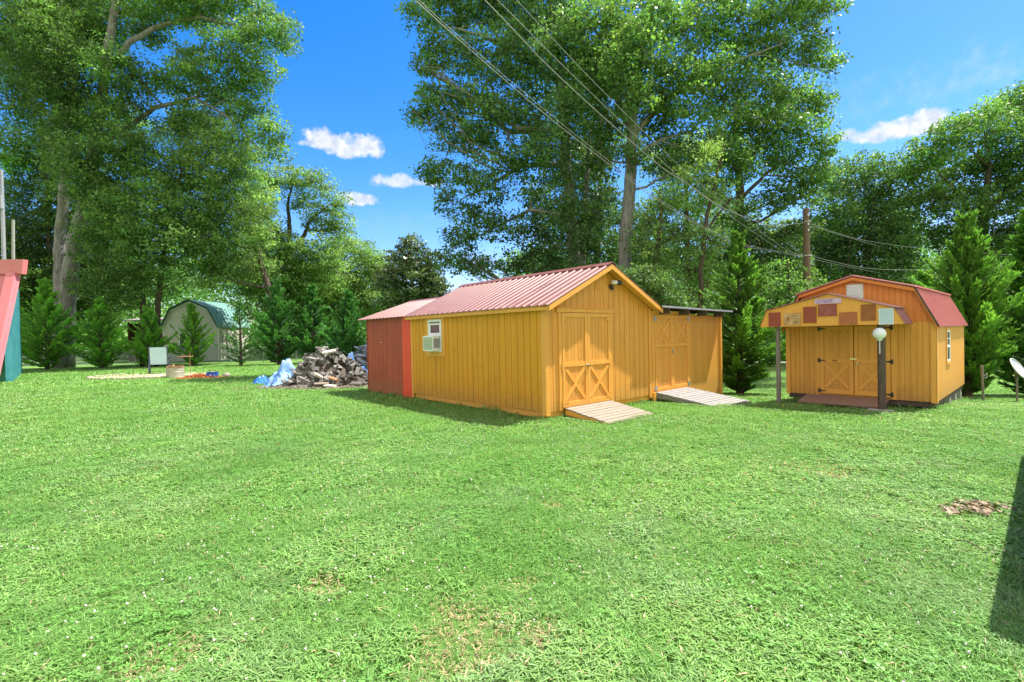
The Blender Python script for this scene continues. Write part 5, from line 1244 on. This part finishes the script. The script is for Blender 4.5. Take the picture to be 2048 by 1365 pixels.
make_tree('slender sunlit understory tree in the gap behind the lean-to', 'tree', G0(1405, 22), 22,
    [([(1400, 700), (1402, 540), (1415, 430), (1435, 340), (1450, 290)], [.13, .12, .1, .07, .03]), ([(1312, 700), (1310, 540), (1322, 420), (1318, 370)], [.14, .13, .11, .05]), ([(1408, 470), (1460, 400), (1500, 380)], [.06, .05, .02])],
    [(1335, 400, 34, 26, 1.2), (1390, 360, 40, 34, 1.1), (1440, 400, 40, 30), (1300, 450, 30, 30), (1360, 470, 40, 32), (1420, 480, 45, 34), (1320, 520, 36, 34, 1.2), (1380, 540, 50, 40, 1.2), (1440, 560, 45, 42, 1.1), (1340, 585, 50, 34, 1.2), (1400, 610, 55, 30), (1290, 500, 30, 30, .7), (1400, 310, 34, 26, 1.1)],
    'leaf_pale', 'bark_dark', .13, .85, .42, 11, per=28)
make_tree('dark evergreen bush peeping over the right roof slope of the gable shed', 'bush', G0(1280, 19), 19,
    [([(1280, 700), (1280, 620), (1278, 560)], [.12, .1, .04])],
    [(1240, 550, 26, 18, .8), (1280, 556, 34, 22, .7), (1310, 575, 34, 24, .8), (1260, 585, 50, 30, .7), (1340, 600, 34, 26, .8), (1220, 566, 30, 22, .8)],
    'leaf_deep', 'bark_dark', .12, 1.3, .36, 12, name='evergreen_bush', per=34)
make_tree('dense round tree behind the utility pole on the right', 'tree', G0(1720, 35), 35,
    [([(1735, 720), (1732, 600), (1738, 480), (1745, 400)], [.36, .32, .25, .1]), ([(1690, 720), (1692, 560), (1700, 480)], [.26, .22, .08])],
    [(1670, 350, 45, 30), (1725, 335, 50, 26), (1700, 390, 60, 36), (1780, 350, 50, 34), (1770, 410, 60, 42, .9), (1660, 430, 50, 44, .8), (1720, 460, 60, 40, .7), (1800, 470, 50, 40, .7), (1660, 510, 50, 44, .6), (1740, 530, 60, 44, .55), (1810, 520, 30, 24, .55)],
    'leaf_deep', 'bark_dark', .18, 1.15, .58, 13)
make_tree('great spreading oak rising to the right edge behind the tall conifers', 'tree', G0(1970, 33), 33,
    [([(1962, 720), (1962, 560), (1968, 430), (1980, 330)], [.5, .44, .34, .14]), ([(1965, 470), (1920, 390), (1880, 350)], [.2, .15, .05]), ([(1970, 430), (2030, 360), (2080, 300)], [.2, .15, .05])],
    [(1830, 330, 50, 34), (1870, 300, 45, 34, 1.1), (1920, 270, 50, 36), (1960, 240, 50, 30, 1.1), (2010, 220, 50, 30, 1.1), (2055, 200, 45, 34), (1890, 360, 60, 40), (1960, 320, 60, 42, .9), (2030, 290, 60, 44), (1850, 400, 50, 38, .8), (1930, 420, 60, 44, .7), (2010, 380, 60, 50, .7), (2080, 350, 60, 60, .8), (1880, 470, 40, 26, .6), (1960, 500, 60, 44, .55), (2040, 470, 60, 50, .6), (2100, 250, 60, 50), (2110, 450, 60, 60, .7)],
    'leaf', 'bark_dark', .18, 1.15, .58, 14)
make_tree('lower leafy tree mixed with vines just left of the barn shed roof', 'tree', G0(1590, 24), 24,
    [([(1585, 700), (1580, 600), (1575, 520)], [.12, .1, .04])],
    [(1560, 560, 40, 34, 1.1), (1595, 590, 26, 26, 1.3), (1580, 640, 34, 34, .9), (1550, 620, 40, 34, .7)],
    'leaf', 'bark_dark', .13, 1.0, .42, 15, name='small_tree')

make_tree('second-row tree filling the view between the two central oak trunks', 'tree', G0(1190, 36), 36,
    [([(1190, 720), (1192, 560), (1200, 400), (1205, 250)], [.34, .3, .22, .1])],
    [(1150, 330, 60, 50, .8), (1210, 280, 55, 50, .8), (1195, 400, 50, 50, .8), (1150, 440, 60, 50, .7), (1210, 500, 50, 50, .7), (1120, 520, 60, 40, .7), (1170, 560, 90, 40, .6), (1160, 210, 60, 50), (1200, 130, 60, 50), (1100, 420, 40, 36, .7)],
    'leaf', 'bark_dark', .20, 1.1, .66, 31)
make_tree('second-row tree with bright crown behind the slender understory tree', 'tree', G0(1380, 38), 38,
    [([(1380, 720), (1378, 560), (1372, 420), (1370, 300)], [.32, .28, .2, .1])],
    [(1330, 330, 50, 40), (1400, 300, 50, 34, .9), (1370, 400, 60, 34, 1.1), (1440, 440, 60, 40, 1.1), (1310, 440, 50, 40, .9), (1370, 500, 70, 50, .9), (1300, 540, 60, 50, .7), (1440, 540, 70, 50, .8), (1520, 560, 60, 40, .7), (1530, 470, 50, 40, .8), (1580, 520, 50, 60, .6), (1250, 470, 40, 60, .7)],
    'leaf_pale', 'bark_dark', .21, 1.1, .68, 32)
make_tree('shaded tree filling the dark gap behind the twin-trunked oak', 'tree', G0(200, 44), 44,
    [([(200, 740), (200, 600), (205, 460)], [.3, .26, .1])],
    [(60, 560, 60, 60, .6), (150, 500, 60, 60, .6), (200, 560, 60, 50, .6), (160, 400, 60, 60, .6), (220, 470, 50, 60, .6), (70, 630, 80, 40, .8), (180, 620, 60, 40, .7), (260, 600, 40, 30, .7), (340, 560, 50, 40, .7), (250, 260, 50, 40, .7), (160, 290, 50, 50, .7), (60, 120, 70, 60, .7)],
    'leaf', 'bark_dark', .22, 1.15, .7, 33, tintf=1.5)
make_tree('shaded tree filling the dark gap behind the barn shed roof', 'tree', G0(1700, 42), 42,
    [([(1700, 720), (1700, 600), (1705, 480)], [.3, .26, .1])],
    [(1640, 560, 60, 50, .6), (1720, 580, 60, 40, .55), (1800, 560, 60, 40, .6), (1690, 480, 60, 50, .6), (1880, 560, 60, 44, .6), (1960, 580, 70, 50, .55), (1790, 460, 60, 50, .7), (2040, 560, 60, 60, .6), (1620, 470, 40, 40, .7)],
    'leaf', 'bark_dark', .22, 1.15, .7, 34, tintf=1.5)

# far-off woods that close the gaps under the crowns
def far_woods():
    rs = np.random.RandomState(77); cs = []
    for i in range(1500):                        # scrub along the back fence
        x = rs.uniform(-62, 2); y = 50.5+rs.uniform(-1, 2.5)
        cs.append((x, y, rs.rand()**1.2*(3.2+1.2*math.sin(x*.5))))
    for i in range(900):
        x = rs.uniform(8, 70); y = 34+rs.uniform(-1, 2.5)+.1*x
        cs.append((x, y, -.8+rs.rand()**1.2*(3.4+1.2*math.sin(x*.6))))
    for i in range(5200):
        x = rs.uniform(-95, 80); y = 60+rs.uniform(-3, 8)+abs(x)*.05; top = 10.5+2.0*math.sin(x*.13)+1.5*math.sin(x*.37+1)
        if -15 < x < 0: top *= .5
        cs.append((x, y, rs.uniform(0, 1)**.8*max(top, 2)))
    C = np.array(cs); per = 42; n = len(C)*per; idx = np.repeat(np.arange(len(C)), per)
    P = C[idx]+rs.randn(n, 3)*np.array([1.1, 1.1, .7]); P[:, 2] = np.maximum(P[:, 2], -.9)
    V = leaf_quads(P, .34, rs); hue = rs.rand(len(C))[idx][:, None]
    col = (np.array([.8, .95, .9])*(1-hue)+np.array([1.2, 1.1, .9])*hue)*(1.0+.9*rs.rand(n, 1))
    o = link_mesh('distant_woods', np_mesh('distant_woods', V.reshape(-1, 3), 4, M['leaf_deep'], col)); tag(o, 'far-off green woods seen low behind the trees and sheds', 'woods', kind='stuff')
far_woods()

# ------------------------------------------------------------------ conifers: sprays of flat fans on rising branches
def make_conifer(label, px, basepy, toppy, hwpx, Y, seed, mat='conifer', n_br=105, spray=39, leafl=.22, name='conifer', sparse=1.0, widest=.22, group=None, tint=1.0):
    rs = np.random.RandomState(seed); k = Y/FOC
    p = at(px, basepy, Y); p = np.array([p[0], Y, float(gh(p[0], Y))]); top = float(at(px, toppy, Y)[2])-p[2]; R = hwpx*k
    r = thing(name, label, 'conifer', p, 0, group)
    tr = MB(); tr.tube([(0, 0, -.1), (.02, 0, top*.4), (0, 0, top*.97)], [.05+top*.016, .03+top*.009, .012], 9)
    Vs, Ts = [], []; lift = .55+.8*rs.rand(); bare = rs.rand()*6.28
    for i in range(n_br):
        h = min(.99, (i+.2+rs.rand()*.6)/n_br)**.95
        z = .02*top+h*.975*top
        prof = (h/widest)**.5 if h < widest else ((1-h)/(1-widest))**1.15
        ln = R*max(.09, prof)*(.95+.35*rs.rand() if rs.rand() < .42 else .45+.35*rs.rand())+.04
        az = i*2.39996+rs.rand()*1.2; rise = (.22+.7*h)*lift+rs.rand()*.35
        d = np.array([math.cos(az), math.sin(az), 0]); s = np.array([-math.sin(az), math.cos(az), 0])
        nseg = 6; pts = []
        for t in np.linspace(0, 1, nseg): pts.append(np.array([0, 0, z])+d*ln*t+np.array([0, 0, ln*rise*(t*.55+.45*t*t)-.14*ln]))
        tr.tube([pts[0], pts[2], pts[4]], [.018+.006*ln, .012, .005], 4, cap=False)
        gap = 1-.45*max(0, math.cos(az-bare))*(.3 < h < .75); ln *= gap; m_ = int(spray*1.45*sparse*(.25+ln/R)*gap); P = np.array(pts)
        tt = (.12+.88*rs.rand(m_)**.7)*(nseg-1); ii = np.minimum(tt.astype(int), nseg-2); ff = (tt-ii)[:, None]
        q = P[ii]*(1-ff)+P[ii+1]*ff; frac = tt/(nseg-1)
        sp = (rs.rand(m_)*2-1)*ln*.19*(1.15-frac)+rs.randn(m_)*.015; q = q+s*sp[:, None]+np.array([0, 0, 1.])*(rs.randn(m_)*.035*ln)[:, None]
        tang = P[np.minimum(ii+1, nseg-1)]-P[ii]; tang /= np.linalg.norm(tang, axis=1)[:, None]
        dirv = tang+s*(np.sign(sp)*.55*rs.rand(m_))[:, None]+rs.randn(m_, 3)*.22+np.array([0, 0, .15]); dirv /= np.linalg.norm(dirv, axis=1)[:, None]
        wv = np.cross(dirv, np.array([0, 0, 1.])+rs.randn(m_, 3)*.5); wv /= np.linalg.norm(wv, axis=1)[:, None]
        L_ = (leafl*.68*(.6+.9*rs.rand(m_)))[:, None]; w_ = L_*.17
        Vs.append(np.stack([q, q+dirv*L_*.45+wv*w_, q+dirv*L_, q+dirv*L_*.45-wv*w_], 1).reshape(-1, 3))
        br = rs.rand(); inner = 1.0
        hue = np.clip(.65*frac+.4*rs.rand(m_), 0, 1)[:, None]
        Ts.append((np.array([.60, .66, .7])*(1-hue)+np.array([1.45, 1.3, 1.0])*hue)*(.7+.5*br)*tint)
    tr.build('trunk', M['bark_dark'], r)
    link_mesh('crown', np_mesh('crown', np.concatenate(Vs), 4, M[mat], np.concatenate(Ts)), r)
    return r
CG = 'row of young conifers along the back fence'
make_conifer('widest bushy bright conifer beside the teal barn at far left', 95, 735, 565, 64, 34, 1, tint=1.3, n_br=186, spray=69, leafl=.34, group=CG)
make_conifer('pointed bright conifer right of the widest bushy one', 205, 735, 602, 52, 34.5, 2, tint=1.3, n_br=148, spray=63, leafl=.32, group=CG)
make_conifer('bright green conifer directly behind the patio chair', 300, 730, 620, 44, 35, 3, tint=1.25, n_br=117, spray=60, leafl=.32, group=CG)
make_conifer('young conifer in front of the taupe shed wall', 387, 730, 614, 38, 35, 4, n_br=105, spray=57, leafl=.30, group=CG)
make_conifer('thin sparse conifer hiding the green roof end of the taupe shed', 482, 730, 606, 40, 35, 5, 'conifer_dark', n_br=74, spray=39, leafl=.26, group=CG)
make_conifer('dark tall conifer just left of the big wood pile', 558, 725, 566, 54, 35, 6, 'conifer_dark', n_br=161, spray=66, leafl=.34, group=CG)
make_conifer('dark conifer directly behind the big wood pile', 628, 725, 576, 52, 35.5, 7, 'conifer_dark', n_br=155, spray=66, leafl=.34, group=CG)
make_conifer('dark conifer next to the left corner of the red annex', 700, 725, 588, 50, 35, 8, 'conifer_dark', n_br=148, spray=66, leafl=.34, group=CG)
make_conifer('tall dense conifer between the lean-to and the barn shed', 1480, 787, 470, 92, 17.0, 9, tint=.85, sparse=1.2, n_br=260, spray=105, leafl=.20, widest=.3)
make_conifer('tall bright conifer rising behind the right end of the barn shed', 1935, 792, 438, 104, 16.3, 10, tint=.8, n_br=297, spray=120, leafl=.22, widest=.25)
make_conifer('tall conifer half cut off by the right edge behind the dish', 2062, 792, 425, 98, 16.8, 11, tint=.75, n_br=272, spray=111, leafl=.22, widest=.25)
make_conifer('broad conifer behind the red roof of the barn shed', 1850, 780, 545, 60, 19, 12, n_br=161, spray=84, leafl=.22)
